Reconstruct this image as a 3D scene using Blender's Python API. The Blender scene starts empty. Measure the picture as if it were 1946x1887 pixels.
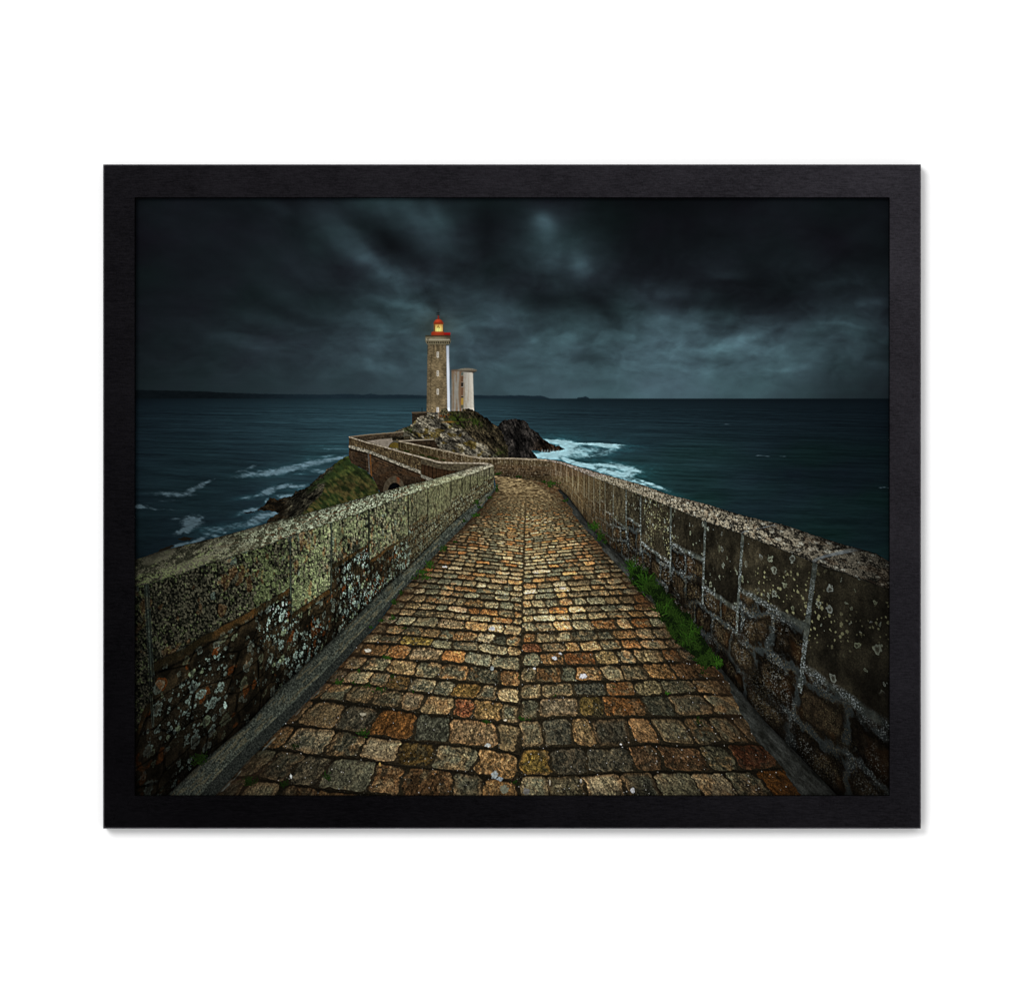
AMB, KEY, E_PRINT, WD, SPC = 1.15, 880, 1.34, .0003, .30
import bpy, math
import numpy as np
from mathutils import Vector

# ================================================================ camera, light, exposure
SC = bpy.context.scene
U_ = 0.0005                      # metres per unit of the drawing; the wall picture is drawn in these units
CX, CZ = 973.0, 943.5            # point of the drawing straight in front of the camera
DIST = 3.0                       # camera to wall
cam_d = bpy.data.cameras.new('camera'); cam = bpy.data.objects.new('camera', cam_d)
SC.collection.objects.link(cam); SC.camera = cam
cam.location = (0, -DIST, 0); cam.rotation_euler = (math.radians(90), 0, 0)
cam_d.sensor_width = 36; cam_d.sensor_fit = 'HORIZONTAL'; cam_d.lens = 36 * DIST / (1946 * U_); cam_d.clip_end = 50; cam_d.clip_start = .05

world = bpy.data.worlds.new('World'); SC.world = world; world.use_nodes = True
# unseen pale room; dark-to-light gradient towards upper right added for the frame's sheen
wn_ = world.node_tree.nodes; wl_ = world.node_tree.links; bg = wn_['Background']
wtc = wn_.new('ShaderNodeTexCoord'); wdot = wn_.new('ShaderNodeVectorMath'); wdot.operation = 'DOT_PRODUCT'
wdot.inputs[1].default_value = (.68, 0, .73)
wmr = wn_.new('ShaderNodeMapRange'); wmr.inputs['From Min'].default_value = -1; wmr.inputs['From Max'].default_value = 1
wcr = wn_.new('ShaderNodeValToRGB'); el = wcr.color_ramp.elements
el[0].position = 0; el[0].color = (.95, .95, .95, 1); el[1].position = 1; el[1].color = (.95, .95, .95, 1)
for pos, v in ((.28, .90), (.36, .50), (.41, .0), (.45, .07), (.48, .18), (.515, .32), (.545, .56), (.58, 1.0)):
    e = el.new(pos); e.color = (v, v, v * 1.0, 1)
wl_.new(wtc.outputs['Generated'], wdot.inputs[0]); wl_.new(wdot.outputs['Value'], wmr.inputs['Value']); wl_.new(wmr.outputs['Result'], wcr.inputs['Fac'])
wl_.new(wcr.outputs['Color'], bg.inputs['Color']); bg.inputs['Strength'].default_value = AMB

def area(name, loc, size, power, col=(1, 1, 1)):
    d = bpy.data.lights.new(name, 'AREA'); d.shape = 'SQUARE'; d.size = size; d.energy = power; d.color = col
    o = bpy.data.objects.new(name, d); SC.collection.objects.link(o); o.location = loc
    o.rotation_euler = (Vector((0, 0, 0)) - Vector(loc)).to_track_quat('-Z', 'Y').to_euler()
    return o
area('key_lamp', (-5.4, -9.0, 5.2), 4.8, KEY)

SC.view_settings.view_transform = 'Standard'; SC.view_settings.look = 'None'
SC.view_settings.exposure = 0; SC.view_settings.gamma = 1; SC.view_settings.use_curve_mapping = False
SC.render.engine = 'CYCLES'; SC.cycles.max_bounces = 6

# ================================================================ helpers
def px(x, z, y=0.0):
    """a point of the drawing (x right, z down) on the plane y, kept in place for depth"""
    s = (DIST + y) / DIST
    return ((x - CX) * U_ * s, y, (CZ - z) * U_ * s)

def obj(name, verts, faces, mat, parent=None, label=None):
    me = bpy.data.meshes.new(name); me.from_pydata(verts, [], faces); me.update()
    o = bpy.data.objects.new(name, me); SC.collection.objects.link(o); o.data.materials.append(mat)
    if parent: o.parent = parent
    if label: o['label'] = label
    return o

def mat(name):
    m = bpy.data.materials.new(name); m.use_nodes = True
    n = m.node_tree.nodes; return m, n, m.node_tree.links, n['Principled BSDF']

# ---------------------------------------------------------------- wall
m_wall, n, l, p = mat('white_wall_paint')
p.inputs['Roughness'].default_value = .9; p.inputs['Specular IOR Level'].default_value = .1
tc = n.new('ShaderNodeTexCoord'); nz = n.new('ShaderNodeTexNoise'); nz.inputs['Scale'].default_value = 260; nz.inputs['Detail'].default_value = 3
cr = n.new('ShaderNodeValToRGB'); cr.color_ramp.elements[0].color = (.88, .88, .88, 1); cr.color_ramp.elements[1].color = (.90, .90, .90, 1)
l.new(tc.outputs['Object'], nz.inputs['Vector']); l.new(nz.outputs['Fac'], cr.inputs['Fac']); l.new(cr.outputs['Color'], p.inputs['Base Color'])
bp = n.new('ShaderNodeBump'); bp.inputs['Strength'].default_value = .03; bp.inputs['Distance'].default_value = .0005
l.new(nz.outputs['Fac'], bp.inputs['Height']); l.new(bp.outputs['Normal'], p.inputs['Normal'])
wall = obj('wall', [(-4, 0, -2.5), (4, 0, -2.5), (4, 0, 2.5), (-4, 0, 2.5), (-4, .1, -2.5), (4, .1, -2.5), (4, .1, 2.5), (-4, .1, 2.5)],
           [(0, 1, 2, 3), (5, 4, 7, 6), (4, 5, 1, 0), (3, 2, 6, 7), (4, 0, 3, 7), (1, 5, 6, 2)], m_wall)
wall['kind'] = 'structure'; wall['label'] = 'plain white wall behind the framed print'

# ---------------------------------------------------------------- the frame
root = bpy.data.objects.new('framed_print', None); SC.collection.objects.link(root)
root['label'] = 'black wooden picture frame holding a stormy lighthouse print on a white wall'; root['category'] = 'framed picture'
def wood(vertical, seed):
    m, n, l, p = mat('black_stained_wood')
    tc = n.new('ShaderNodeTexCoord'); mp = n.new('ShaderNodeMapping'); mp.inputs['Location'].default_value = (seed, seed * .7, seed * 1.3)
    # rough sawn face: short grain across the rail and blotches of stain
    mp.inputs['Scale'].default_value = (26, 60, 150)
    nz = n.new('ShaderNodeTexNoise'); nz.inputs['Scale'].default_value = 5; nz.inputs['Detail'].default_value = 9; nz.inputs['Roughness'].default_value = .68
    l.new(tc.outputs['Object'], mp.inputs['Vector']); l.new(mp.outputs['Vector'], nz.inputs['Vector'])
    bz = n.new('ShaderNodeTexNoise'); bz.inputs['Scale'].default_value = 16; bz.inputs['Detail'].default_value = 8
    l.new(tc.outputs['Object'], bz.inputs['Vector'])
    fz = n.new('ShaderNodeTexNoise'); fz.inputs['Scale'].default_value = 700; fz.inputs['Detail'].default_value = 2
    l.new(tc.outputs['Object'], fz.inputs['Vector'])
    a = n.new('ShaderNodeMath'); a.operation = 'MULTIPLY_ADD'; a.inputs[1].default_value = 1.0
    half = n.new('ShaderNodeMath'); half.operation = 'MULTIPLY'; half.inputs[1].default_value = .5; l.new(bz.outputs['Fac'], half.inputs[0])
    l.new(nz.outputs['Fac'], a.inputs[0]); l.new(half.outputs[0], a.inputs[2])
    b = n.new('ShaderNodeMath'); b.operation = 'MULTIPLY_ADD'; b.inputs[1].default_value = .45
    l.new(fz.outputs['Fac'], b.inputs[0]); l.new(a.outputs[0], b.inputs[2])
    cr = n.new('ShaderNodeValToRGB'); cr.color_ramp.elements[0].position = .70; cr.color_ramp.elements[1].position = 1.25 if False else 1.0
    cr.color_ramp.elements[0].color = (WD * .7, WD * .62, WD * .82, 1); cr.color_ramp.elements[1].color = (WD * 1.55, WD * 1.35, WD * 1.6, 1)
    l.new(b.outputs[0], cr.inputs['Fac']); l.new(cr.outputs['Color'], p.inputs['Base Color'])
    p.inputs['Specular Tint'].default_value = (1, .93, 1.12, 1); p.inputs['Roughness'].default_value = .14; p.inputs['Specular IOR Level'].default_value = SPC
    sr = n.new('ShaderNodeMapRange'); sr.inputs['From Min'].default_value = .76; sr.inputs['From Max'].default_value = 1.19; sr.inputs['To Min'].default_value = SPC * .55; sr.inputs['To Max'].default_value = SPC * 1.45
    l.new(b.outputs[0], sr.inputs['Value']); l.new(sr.outputs['Result'], p.inputs['Specular IOR Level'])
    bp = n.new('ShaderNodeBump'); bp.inputs['Strength'].default_value = .10; bp.inputs['Distance'].default_value = .0004
    l.new(b.outputs[0], bp.inputs['Height']); l.new(bp.outputs['Normal'], p.inputs['Normal'])
    return m
OX0, OX1, OZ0, OZ1 = 196, 1750, 313, 1574       # outer edge
IX0, IX1, IZ0, IZ1 = 256.5, 1690, 376.2, 1511.3   # opening
DEP, LIP = .0138, .005
def rail(name, A, B, seed, vert):
    """A: outer corners (two), B: inner corners (two), mitred; face at -DEP with a small chamfer"""
    b = 2.2
    cx, cz = CX, CZ
    def off(p, q, t): return (p[0] + (q[0] - p[0]) * t, p[1] + (q[1] - p[1]) * t)
    w = 60.0
    o1, o2, i1, i2 = A[0], A[1], B[0], B[1]
    oo1, oo2 = off(o1, i1, b / w), off(o2, i2, b / w); ii1, ii2 = off(i1, o1, .8 / w), off(i2, o2, .8 / w)
    prof1 = [px(*o1, -.0008), px(*o1, -DEP + .0012), px(*oo1, -DEP), px(*ii1, -DEP), px(*i1, -DEP + .0005), px(*i1, -DEP + LIP + .003)]
    prof2 = [px(*o2, -.0008), px(*o2, -DEP + .0012), px(*oo2, -DEP), px(*ii2, -DEP), px(*i2, -DEP + .0005), px(*i2, -DEP + LIP + .003)]
    # keep the outer side and the opening's side square to the wall
    def sq(pr, k, ref): return (pr[ref][0], pr[k][1], pr[ref][2])
    for pr in (prof1, prof2): pr[0] = sq(pr, 0, 1); pr[5] = sq(pr, 5, 4)
    back1 = (prof1[5][0], -.0008, prof1[5][2]); back2 = (prof2[5][0], -.0008, prof2[5][2])
    v = prof1 + [back1] + prof2 + [back2]
    f = [(k, k + 1, k + 8, k + 7) for k in range(6)] + [(6, 0, 7, 13)] + [(6, 5, 4, 3, 2, 1, 0), (7, 8, 9, 10, 11, 12, 13)]
    o = obj('rail', v, f, wood(vert, seed), root, name)
    import bmesh
    bm = bmesh.new(); bm.from_mesh(o.data); bmesh.ops.recalc_face_normals(bm, faces=bm.faces); bm.to_mesh(o.data); bm.free()
    return o
g = .12                                          # hairline at the mitres
rail('top rail of the black frame', [(OX0 + g, OZ0), (OX1 - g, OZ0)], [(IX0 + g, IZ0), (IX1 - g, IZ0)], 1, False)
rail('bottom rail of the black frame', [(OX1 - g, OZ1), (OX0 + g, OZ1)], [(IX1 - g, IZ1), (IX0 + g, IZ1)], 5, False)
rail('left rail of the black frame', [(OX0, OZ1 - g), (OX0, OZ0 + g)], [(IX0, IZ1 - g), (IX0, IZ0 + g)], 9, True)
rail('right rail of the black frame', [(OX1, OZ0 + g), (OX1, OZ1 - g)], [(IX1, IZ0 + g), (IX1, IZ1 - g)], 14, True)

# ---------------------------------------------------------------- the printed picture, computed
import numpy as np
F32 = np.float32
X0, Y0, PW, PH = 256, 376, 1434, 1135          # the print's extent in units of the drawing
rng = np.random.default_rng(11)
TAB = rng.random((24, 256, 256)).astype(F32)

def sm(a, b, x):
    t = np.clip((x - a) / (b - a), 0, 1)
    return t * t * (3 - 2 * t)

def vn(x, y, s=0):
    t = TAB[s % 24]
    x = np.asarray(x, F32) + 37.7 * s; y = np.asarray(y, F32) + 91.3 * s
    xi = np.floor(x); yi = np.floor(y)
    fx = x - xi; fy = y - yi
    fx = fx * fx * (3 - 2 * fx); fy = fy * fy * (3 - 2 * fy)
    xi = xi.astype(np.int64) & 255; yi = yi.astype(np.int64) & 255
    x1 = (xi + 1) & 255; y1 = (yi + 1) & 255
    a = t[yi, xi]; b = t[yi, x1]; c = t[y1, xi]; d = t[y1, x1]
    return (a + (b - a) * fx) * (1 - fy) + (c + (d - c) * fx) * fy

NZ = rng.standard_normal((6, 512, 512)).astype(F32)
NZ = NZ * .45 + .2 * (np.roll(NZ, 1, 1) + np.roll(NZ, -1, 1) + np.roll(NZ, 1, 2) + np.roll(NZ, -1, 2))
NZ = (NZ - NZ.mean()) / NZ.std()
def gn(x, y, s=0):
    """pixel-fine film-like grain, about 0..1"""
    return np.clip(.5 + .19 * NZ[s % 6][(y.astype(int) + 97 * s) & 511, (x.astype(int) + 51 * s) & 511], 0, 1)

def fbm(x, y, o=4, s=0, g=0.5):
    r = 0; a = 1.0; n = 0
    for k in range(o):
        r = r + a * vn(x, y, s + k)
        n += a; a *= g
        x, y = 1.62 * x + 1.21 * y + 3.1, -1.21 * x + 1.62 * y + 7.7
    return r / n                                # 0..1, mean .5

def h2(a, b, s=0):
    a = np.asarray(a, np.int64); b = np.asarray(b, np.int64)
    h = (a * 73856093) ^ (b * 19349663) ^ (s * 83492791 + 1013)
    h = (h ^ (h >> 13)) * 1274126177 & 0x7fffffff
    h = (h ^ (h >> 15)) * 461845907 & 0x7fffffff
    return ((h ^ (h >> 14)) & 0xffff).astype(F32) / 65535.0

def worley(x, y, s=0, jit=0.9):
    xi = np.floor(x).astype(np.int64); yi = np.floor(y).astype(np.int64)
    f1 = np.full(np.shape(x), 9., F32); f2 = f1.copy(); cid = np.zeros(np.shape(x), np.int64)
    for dx in (-1, 0, 1):
        for dy in (-1, 0, 1):
            cx = xi + dx; cy = yi + dy
            px = cx + .5 + jit * (h2(cx, cy, s) - .5); py = cy + .5 + jit * (h2(cx, cy, s + 1) - .5)
            d = np.sqrt((x - px) ** 2 + (y - py) ** 2)
            k = d < f1
            f2 = np.where(k, f1, np.minimum(f2, d)); f1 = np.where(k, d, f1)
            cid = np.where(k, (cx & 4095) * 4096 + (cy & 4095), cid)
    return f1, f2, cid

def spots(x, y, dens, rmin, rmax, s=0, rough=.35):
    """round lichen spots in cells of size 1: returns cover 0..1, ring 0..1, random id"""
    wx = x + rough * .35 * (fbm(x * 5, y * 5, 2, s) - .5); wy = y + rough * .35 * (fbm(x * 5, y * 5, 2, s + 3) - .5)
    xi = np.floor(wx).astype(np.int64); yi = np.floor(wy).astype(np.int64)
    m = np.zeros(np.shape(x), F32); ring = m.copy(); rid = m.copy()
    for dx in (-1, 0, 1):
        for dy in (-1, 0, 1):
            cx = xi + dx; cy = yi + dy
            on = h2(cx, cy, s + 5) < dens
            r = rmin + (rmax - rmin) * h2(cx, cy, s + 6) ** 2.2
            d = np.sqrt((wx - cx - h2(cx, cy, s + 7)) ** 2 + (wy - cy - h2(cx, cy, s + 8)) ** 2) / r
            mm = (1 - sm(.82, 1.05, d)) * on
            k = mm > m
            m = np.where(k, mm, m); ring = np.where(k, sm(.3, .85, d), ring); rid = np.where(k, h2(cx, cy, s + 9), rid)
    return m, ring, rid

yy, xx = np.mgrid[0:PH, 0:PW].astype(F32)
xx += X0 + .5; yy += Y0 + .5
IMG = np.zeros((PH, PW, 3), F32)
REG = np.zeros((PH, PW), np.int8)
NAMES = ['sky', 'far_coast', 'sea', 'headland', 'rock_outcrop', 'lighthouse', 'round_tower', 'bridge_wall',
         'cobbled_path', 'kerb', 'parapet_wall', 'grass']
RID = {n: i for i, n in enumerate(NAMES)}

def C(*c): return np.array(c, F32)
def mix(a, b, t):
    if np.ndim(t) == 2 or (np.ndim(t) == 1 and np.ndim(a) < 2): t = t[..., None]
    return a + (b - a) * t

def sdp(x, y, pts):
    """signed distance to a closed polygon, negative inside"""
    d = np.full(x.shape, 1e9, F32); ins = np.zeros(x.shape, bool)
    n = len(pts)
    for i in range(n):
        ax, ay = pts[i]; bx, by = pts[(i + 1) % n]
        ex, ey = bx - ax, by - ay; wx = x - ax; wy = y - ay
        t = np.clip((wx * ex + wy * ey) / (ex * ex + ey * ey + 1e-9), 0, 1)
        d = np.minimum(d, (wx - ex * t) ** 2 + (wy - ey * t) ** 2)
        c = (ay > y) != (by > y)
        if abs(ey) > 1e-9: ins ^= c & (x < ex * (y - ay) / ey + ax)
    d = np.sqrt(d)
    return np.where(ins, -d, d)

def box(pts, pad=4):
    xs = [p[0] for p in pts]; ys = [p[1] for p in pts]
    a = max(0, int(min(xs) - X0 - pad)); b = min(PW, int(max(xs) - X0 + pad) + 1)
    c = max(0, int(min(ys) - Y0 - pad)); d = min(PH, int(max(ys) - Y0 + pad) + 1)
    return slice(c, d), slice(a, b)

def put(sl, m, col, name=None):
    IMG[sl] = mix(IMG[sl], np.broadcast_to(col, IMG[sl].shape), m)
    if name: REG[sl][m > .5] = RID[name]

def poly(pts, shader, name=None, rough=0., rs=.2, soft=.6, seed=3):
    sl = box(pts); x = xx[sl]; y = yy[sl]
    if rough:
        rx = x + rough * 2 * (fbm(x * rs, y * rs, 3, seed) - .5); ry = y + rough * 2 * (fbm(x * rs, y * rs, 3, seed + 7) - .5)
    else: rx, ry = x, y
    m = 1 - sm(-soft, soft, sdp(rx, ry, pts))
    put(sl, m, shader(x, y) if callable(shader) else C(*shader), name)

def relief(hh, kx=-1., ky=-1.):
    gy, gx = np.gradient(hh)
    return kx * gx + ky * gy

def grid(rows, ys):
    """smooth interpolation of a small table of values over the print"""
    rows = np.array(rows, F32); n = rows.shape[1]
    cx = (xx[0] - 256) / (1434 / (n - 1)); i = np.clip(cx.astype(int), 0, n - 2); f = cx - i; f = f * f * (3 - 2 * f) * .6 + f * .4
    R = rows[:, i] * (1 - f) + rows[:, i + 1] * f
    out = np.zeros((PH, PW), F32)
    yv = yy[:, 0]; j = np.clip(np.searchsorted(ys, yv) - 1, 0, len(ys) - 2)
    g = np.clip((yv - np.array(ys)[j]) / (np.array(ys)[j + 1] - np.array(ys)[j]), 0, 1); g = g * g * (3 - 2 * g) * .6 + g * .4
    g = g[:, None]
    return (R[j] * (1 - g) + R[j + 1] * g).astype(F32)

def gb(x, y, cx, cy, rx, ry, ang=0):
    a = np.radians(ang); dx = x - cx; dy = y - cy
    u = (dx * np.cos(a) + dy * np.sin(a)) / rx; v = (-dx * np.sin(a) + dy * np.cos(a)) / ry
    return np.exp(-.5 * (u * u + v * v))

# ------------------------------------------------------------------ sky
L = grid([
 [16,18,20,27,40,46,34,24,30,21,15,13,14,17,17,15],
 [18,17,17,23,42,40,50,26,44,30,18,16,16,17,16,16],
 [16,16,17,26,48,32,46,29,50,44,21,19,19,18,17,17],
 [16,17,19,25,35,48,44,32,38,46,27,21,21,25,28,24],
 [17,19,23,29,39,50,56,52,46,42,46,44,33,29,36,34],
 [17,22,30,35,46,62,70,62,58,56,70,70,66,50,52,46],
 [18,24,34,42,58,66,72,72,76,74,78,88,94,78,62,46],
 [21,27,37,48,61,68,72,76,80,84,88,95,92,74,56,42],
 [25,31,40,52,60,66,72,78,82,88,95,97,90,70,50,38]], [376,424,471,519,566,614,662,709,757])
wx = xx + 26 * (fbm(xx / 90, yy / 60, 3, 2) - .5); wy = yy + 26 * (fbm(xx / 90, yy / 60, 3, 6) - .5)
for cx, cy, rx, ry, an, am in [
    (700,492,52,13,38,24),(738,528,22,9,30,18),(792,584,30,8,18,30),(770,592,60,14,10,10),(660,452,40,12,42,12),(830,400,30,10,50,10),
    (1031,432,12,20,-20,32),(1040,455,26,30,-20,14),(1108,512,18,9,-15,26),(1100,492,14,26,-20,14),(800,420,90,16,40,8),
    (722,448,56,20,38,-13),(770,480,60,14,38,-9),(930,445,60,55,0,-10),(1050,572,46,16,0,-18),(1160,600,34,13,42,-17),(1135,560,44,24,20,-9),
    (1130,678,42,12,4,-24),(1060,640,40,14,0,12),(1010,645,8,5,20,18),(1150,630,60,6,6,6),(1240,610,60,14,-8,14),(1300,580,60,12,-5,-16),
    (1480,556,120,30,4,-8),(1420,590,50,12,0,-8),(1595,621,30,2.6,3,15),(1520,628,60,6,-4,10),(1400,642,80,6,-11,12),(1330,655,60,8,-8,12),
    (1370,702,60,6,2,6),(1230,690,190,46,0,7),(1500,700,26,3,-3,14),(1310,700,26,3,8,10),(1475,634,16,4,-5,-14),(1560,720,130,30,0,-8),(1660,575,22,6,-8,18),
    (910,620,60,12,-10,14),(960,650,40,26,20,-8),(740,625,60,9,18,10),(660,690,50,7,12,10),(700,720,70,8,-4,-6),(500,668,50,8,14,12),
    (480,602,70,7,12,8),(440,640,60,9,8,6),(560,600,70,10,22,-8),(630,560,50,20,30,-6),(560,510,40,12,35,8),(520,395,40,8,25,8),
    (900,560,60,14,20,8),(860,520,60,14,40,-6),(1180,440,70,60,0,-6),(1590,540,50,8,-10,10),(1380,515,30,10,0,12),(950,588,30,12,0,10)]:
    L += am * gb(wx, wy, cx, cy, rx, ry, an)
th = np.arctan2(905 - yy, xx - 1010); rr = np.log(np.hypot(xx - 1010, (905 - yy)) + 30)
st = fbm(th * 9 + 1.2 * fbm(xx / 120, yy / 80, 3, 1), rr * 2.6, 4, 4) - .5
cl = fbm(wx / 70, wy / 34, 5, 9) - .5
cr = fbm(wx / 26 + 2 * cl, wy / 9, 4, 13) - .5
low = sm(480, 640, yy)
bil = fbm(xx / 64 + 1.6 * fbm(xx / 50, yy / 36, 3, 7), yy / 34 + 1.6 * fbm(xx / 50 + 5, yy / 36, 3, 11), 5, 18)
stw = sm(60, 330, np.hypot(xx - 1010, yy - 800)) * (1 - .8 * sm(640, 740, yy))
L *= 1 + (.42 + .3 * (1 - low) * sm(60, 330, np.abs(xx - 1010))) * st * stw + .20 * (fbm(th * 16, rr * 5 + wx / 90, 4, 14) - .5) * stw * sm(60, 330, np.abs(xx - 1010)) + .68 * (bil - .5) * sm(420, 520, yy) * (1 - .6 * sm(660, 745, yy)) * sm(560, 760, xx) + .46 * cl * (1 - .5 * sm(600, 740, yy)) + .26 * cr * low * (1 - sm(700, 745, yy))
L += 2.2 * (fbm(xx / 300, yy / 1.6, 2, 5) - .5) * low
L *= 1 + .16 * (fbm(wx / 20 + cl, wy / 9 + cl, 4, 3) - .5) * (1 - .6 * sm(690, 745, yy)) * (1 - .7 * gb(xx, yy, 420, 470, 130, 90))
L = L * .96 + 3.5 + 3.5 * sm(640, 300, xx) * sm(400, 520, yy); L = np.clip(L, 13, 130)
hue = fbm(xx / 110, yy / 70, 3, 15) - .5
sky = np.stack([.68 * L + 3 + 5 * hue, .94 * L + 1.5 - 2 * hue, L * 1.0 + 3.5 + 3 * hue], -1)
glow = gb(xx, yy, 833, 622, 26, 22)
sky[:] = sky; sky += glow[..., None] * C(10, 6, 0)
IMG[:] = sky; REG[:] = RID['sky']

# ------------------------------------------------------------------ far coast
cy_ = np.interp(xx[0], [256,300,350,385,420,460,520,620,650,690,705,720,760,800,860,905,930,985,1000,1028,1036,1046,1048,1096,1098,1108,1113,1118,1120,1700],
                       [741,742,743,744,746,747.5,749,750,748.5,750.5,748.5,751,750,751.5,752,751,752,751.5,752,752.3,754.5,757.2,758,758,755.5,755,753.2,756,758,758])
cy_ = cy_ + 1.4 * (fbm(xx[0] / 5, xx[0] * 0, 3, 3) - .5) * (cy_ < 757.5)
m = sm(-.6, .6, yy - cy_[None]) * (yy < 759)
put((slice(0, PH), slice(0, PW)), m, mix(C(11,16,19), C(25,38,46), sm(380, 640, xx)) + 6 * (fbm(xx / 9, yy / 2, 2, 8)[..., None] - .5), 'far_coast')
# ------------------------------------------------------------------ sea
S = grid([
 [19,25,32,41,50,54,58,54,42,33,30,28,24,20,18,16],
 [24,30,38,48,57,64,62,58,48,40,36,33,29,25,21,18],
 [27,33,41,53,62,68,66,60,52,46,43,40,34,28,24,20],
 [28,33,38,50,58,62,62,60,58,50,46,44,38,28,24,21],
 [27,31,35,46,52,55,55,55,52,50,44,42,38,30,23,22],
 [24,30,34,44,50,50,50,50,50,50,46,44,38,34,28,22],
 [20,28,34,44,50,50,50,50,50,50,46,44,38,34,30,25]], [757,775,810,870,930,990,1060])
dz = np.maximum(yy - 752, 2)
px_ = (xx - 980) / dz * 3; pz = 900 / dz
w1 = fbm(xx / 46 + 3 * pz ** .5, (yy + .05 * (xx - 1300)) / (1.3 + dz * .028), 4, 3) - .5
w2 = fbm(xx / 110 + yy / 60, (yy + .10 * (xx - 1300) + 7 * fbm(xx / 40, yy / 14, 2, 9)) / (4.5 + dz * .05), 4, 10) - .5
w3 = fbm(xx / 14, yy / (1.1 + dz * .008), 3, 17) - .5
amp = sm(757, 790, yy)
S *= 1 + amp * (.16 * w1 * (.35 + .65 * sm(900, 1200, xx)) + .60 * w2 + .20 * w3) + .06 * w3
gr = sm(800, 900, yy) * (.5 + (fbm(xx / 120, yy / 50, 2, 20) - .5) * 1.8)
gr = gr * (.3 + .7 * sm(700, 1100, xx)); sea = np.stack([.61 * S + 1 - 4 * gr, .95 * S + 2 + 2 * gr, 1.01 * S + 6 - 5 * gr], -1)
hz = np.exp(-np.maximum(yy - 757, 0) / 5)
sea = mix(sea, sea * .86, hz)
m = sm(757, 758.2, yy)
put((slice(0, PH), slice(0, PW)), m, sea, 'sea')
# foam: broad milky patches and thin streaks
Fm = np.zeros((PH, PW), F32); T = np.zeros((PH, PW), F32)
def cr6(a, b): return 1000 + a / 5.56, 740 + b / 5.56
for a, b, rx, ry, an, am in [(300,552,130,16,4,1.),(430,580,90,34,10,.95),(420,630,110,34,0,.75),(330,680,230,26,-6,.9),(190,708,120,18,8,1.1),
    (760,580,170,9,2,1.1),(860,600,110,12,6,.9),(640,640,150,50,0,.38),(860,650,120,36,-20,.42),(560,700,180,26,0,.5),
    (480,765,120,16,20,1.),(600,800,130,16,14,.8),(860,805,190,15,3,.75),(1040,830,130,22,14,.95),(1080,890,110,24,-14,.8),(900,880,170,28,12,.7),
    (1000,930,110,26,24,.75),(1180,980,110,16,22,.6),(1330,1010,130,13,20,.75),(1420,1040,60,10,24,.5),(780,850,200,30,10,.45)]:
    cx, cy = cr6(a, b); g = gb(xx, yy, cx, cy, rx / 5.56, ry / 5.56, an); Fm = np.maximum(Fm, am * g) + .25 * am * g
    T = np.maximum(T, gb(xx, yy, cx, cy + 2, rx / 3.2, ry / 2.6, an) * min(1, am))
def cr3(a, b): return 256 + a / 5.897, 740 + b / 5.897
for a, b, rx, ry, an, am in [(1300,950,150,14,-10,.7),(1560,930,160,14,-10,.9),(1720,900,120,12,-8,.8),(1310,870,50,8,-22,.6),(1200,920,60,6,-6,.5),
    (440,1175,150,14,2,.75),(620,1140,90,16,-28,.75),(740,1080,42,16,-25,.95),(810,1040,70,6,-22,.6),(60,1315,70,12,4,.8),(200,1335,50,8,12,.5),
    (640,1490,75,36,-10,1.2),(600,1540,60,26,-35,1.2),(520,1590,60,14,-25,.9),(720,1450,50,8,-20,.8),(470,1455,60,5,5,.5),(600,1420,50,6,-8,.5),
    (1500,1140,60,16,-22,1.1),(1640,1090,70,7,-16,.9),(1760,1085,30,6,0,1.),(1700,1195,60,5,-8,1.1),(1610,1190,20,4,0,.7),(1250,1215,60,8,-8,.5),(1370,1190,40,5,-15,.5),
    (1290,1360,80,9,-14,1.),(1480,1250,22,8,-50,.7),(1560,1395,90,12,0,1.),(1400,1440,140,30,-26,.75),(1300,1500,120,20,-15,.55),(1150,1520,160,14,-8,.5),(1000,1570,130,18,-10,.55),
    (850,1560,110,10,-5,.5),(860,1630,80,10,10,.6),(700,1700,90,9,-24,1.),(510,1745,70,8,-14,1.1),(1010,1600,30,8,-40,.6),(1180,1400,40,8,-20,.4),(300,1345,200,8,3,.3),(380,1250,250,9,-4,.28),(150,1165,90,5,-3,.35)]:
    cx, cy = cr3(a, b); g = gb(xx, yy, cx, cy, rx / 5.4, (ry + 5) / 4.6, an); Fm = np.maximum(Fm, am * 1.1 * g)
    if a > 800 and b > 1050: T = np.maximum(T, .55 * gb(xx, yy, cx, cy, rx / 3.2, ry / 2.2, an))
def cr4(a, b): return 500 + a / 6.081, 790 + b / 6.081
for a, b, rx, ry, an, am in [(250,615,150,12,-12,.8),(90,660,130,16,-6,.9),(520,560,160,14,-14,.75),(720,525,150,10,-14,.75),(850,500,80,6,-16,.9),(640,640,70,10,4,.7),
    (480,605,60,14,-10,.6),(560,530,40,22,0,.5),(430,675,60,5,0,.3),(850,385,160,3,0,.35),(780,350,120,3,0,.25),(740,470,90,4,-8,.4),(230,820,90,8,-12,.8),(70,870,60,16,-15,.9),(350,815,50,6,-6,.8),(440,815,70,8,-6,.6),(280,925,80,6,0,.8),(400,845,80,20,0,.35)]:
    cx, cy = cr4(a, b); g = gb(xx, yy, cx, cy, rx / 5.4, (ry + 6) / 4.6, an); Fm = np.maximum(Fm, am * 1.15 * g)
    T = np.maximum(T, .6 * gb(xx, yy, cx, cy, rx / 3.4, ry / 2.4, an))
sw = 14 * (fbm(xx / 26, yy / 12, 3, 5) - .5)
fn = fbm((xx + sw) / 9, (yy + sw * .5) / 3.2, 4, 12)
fn2 = 1 - np.abs(fbm((xx + 2 * sw) / 12, (yy + sw) / 4.2, 3, 16) * 2 - 1)
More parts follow.
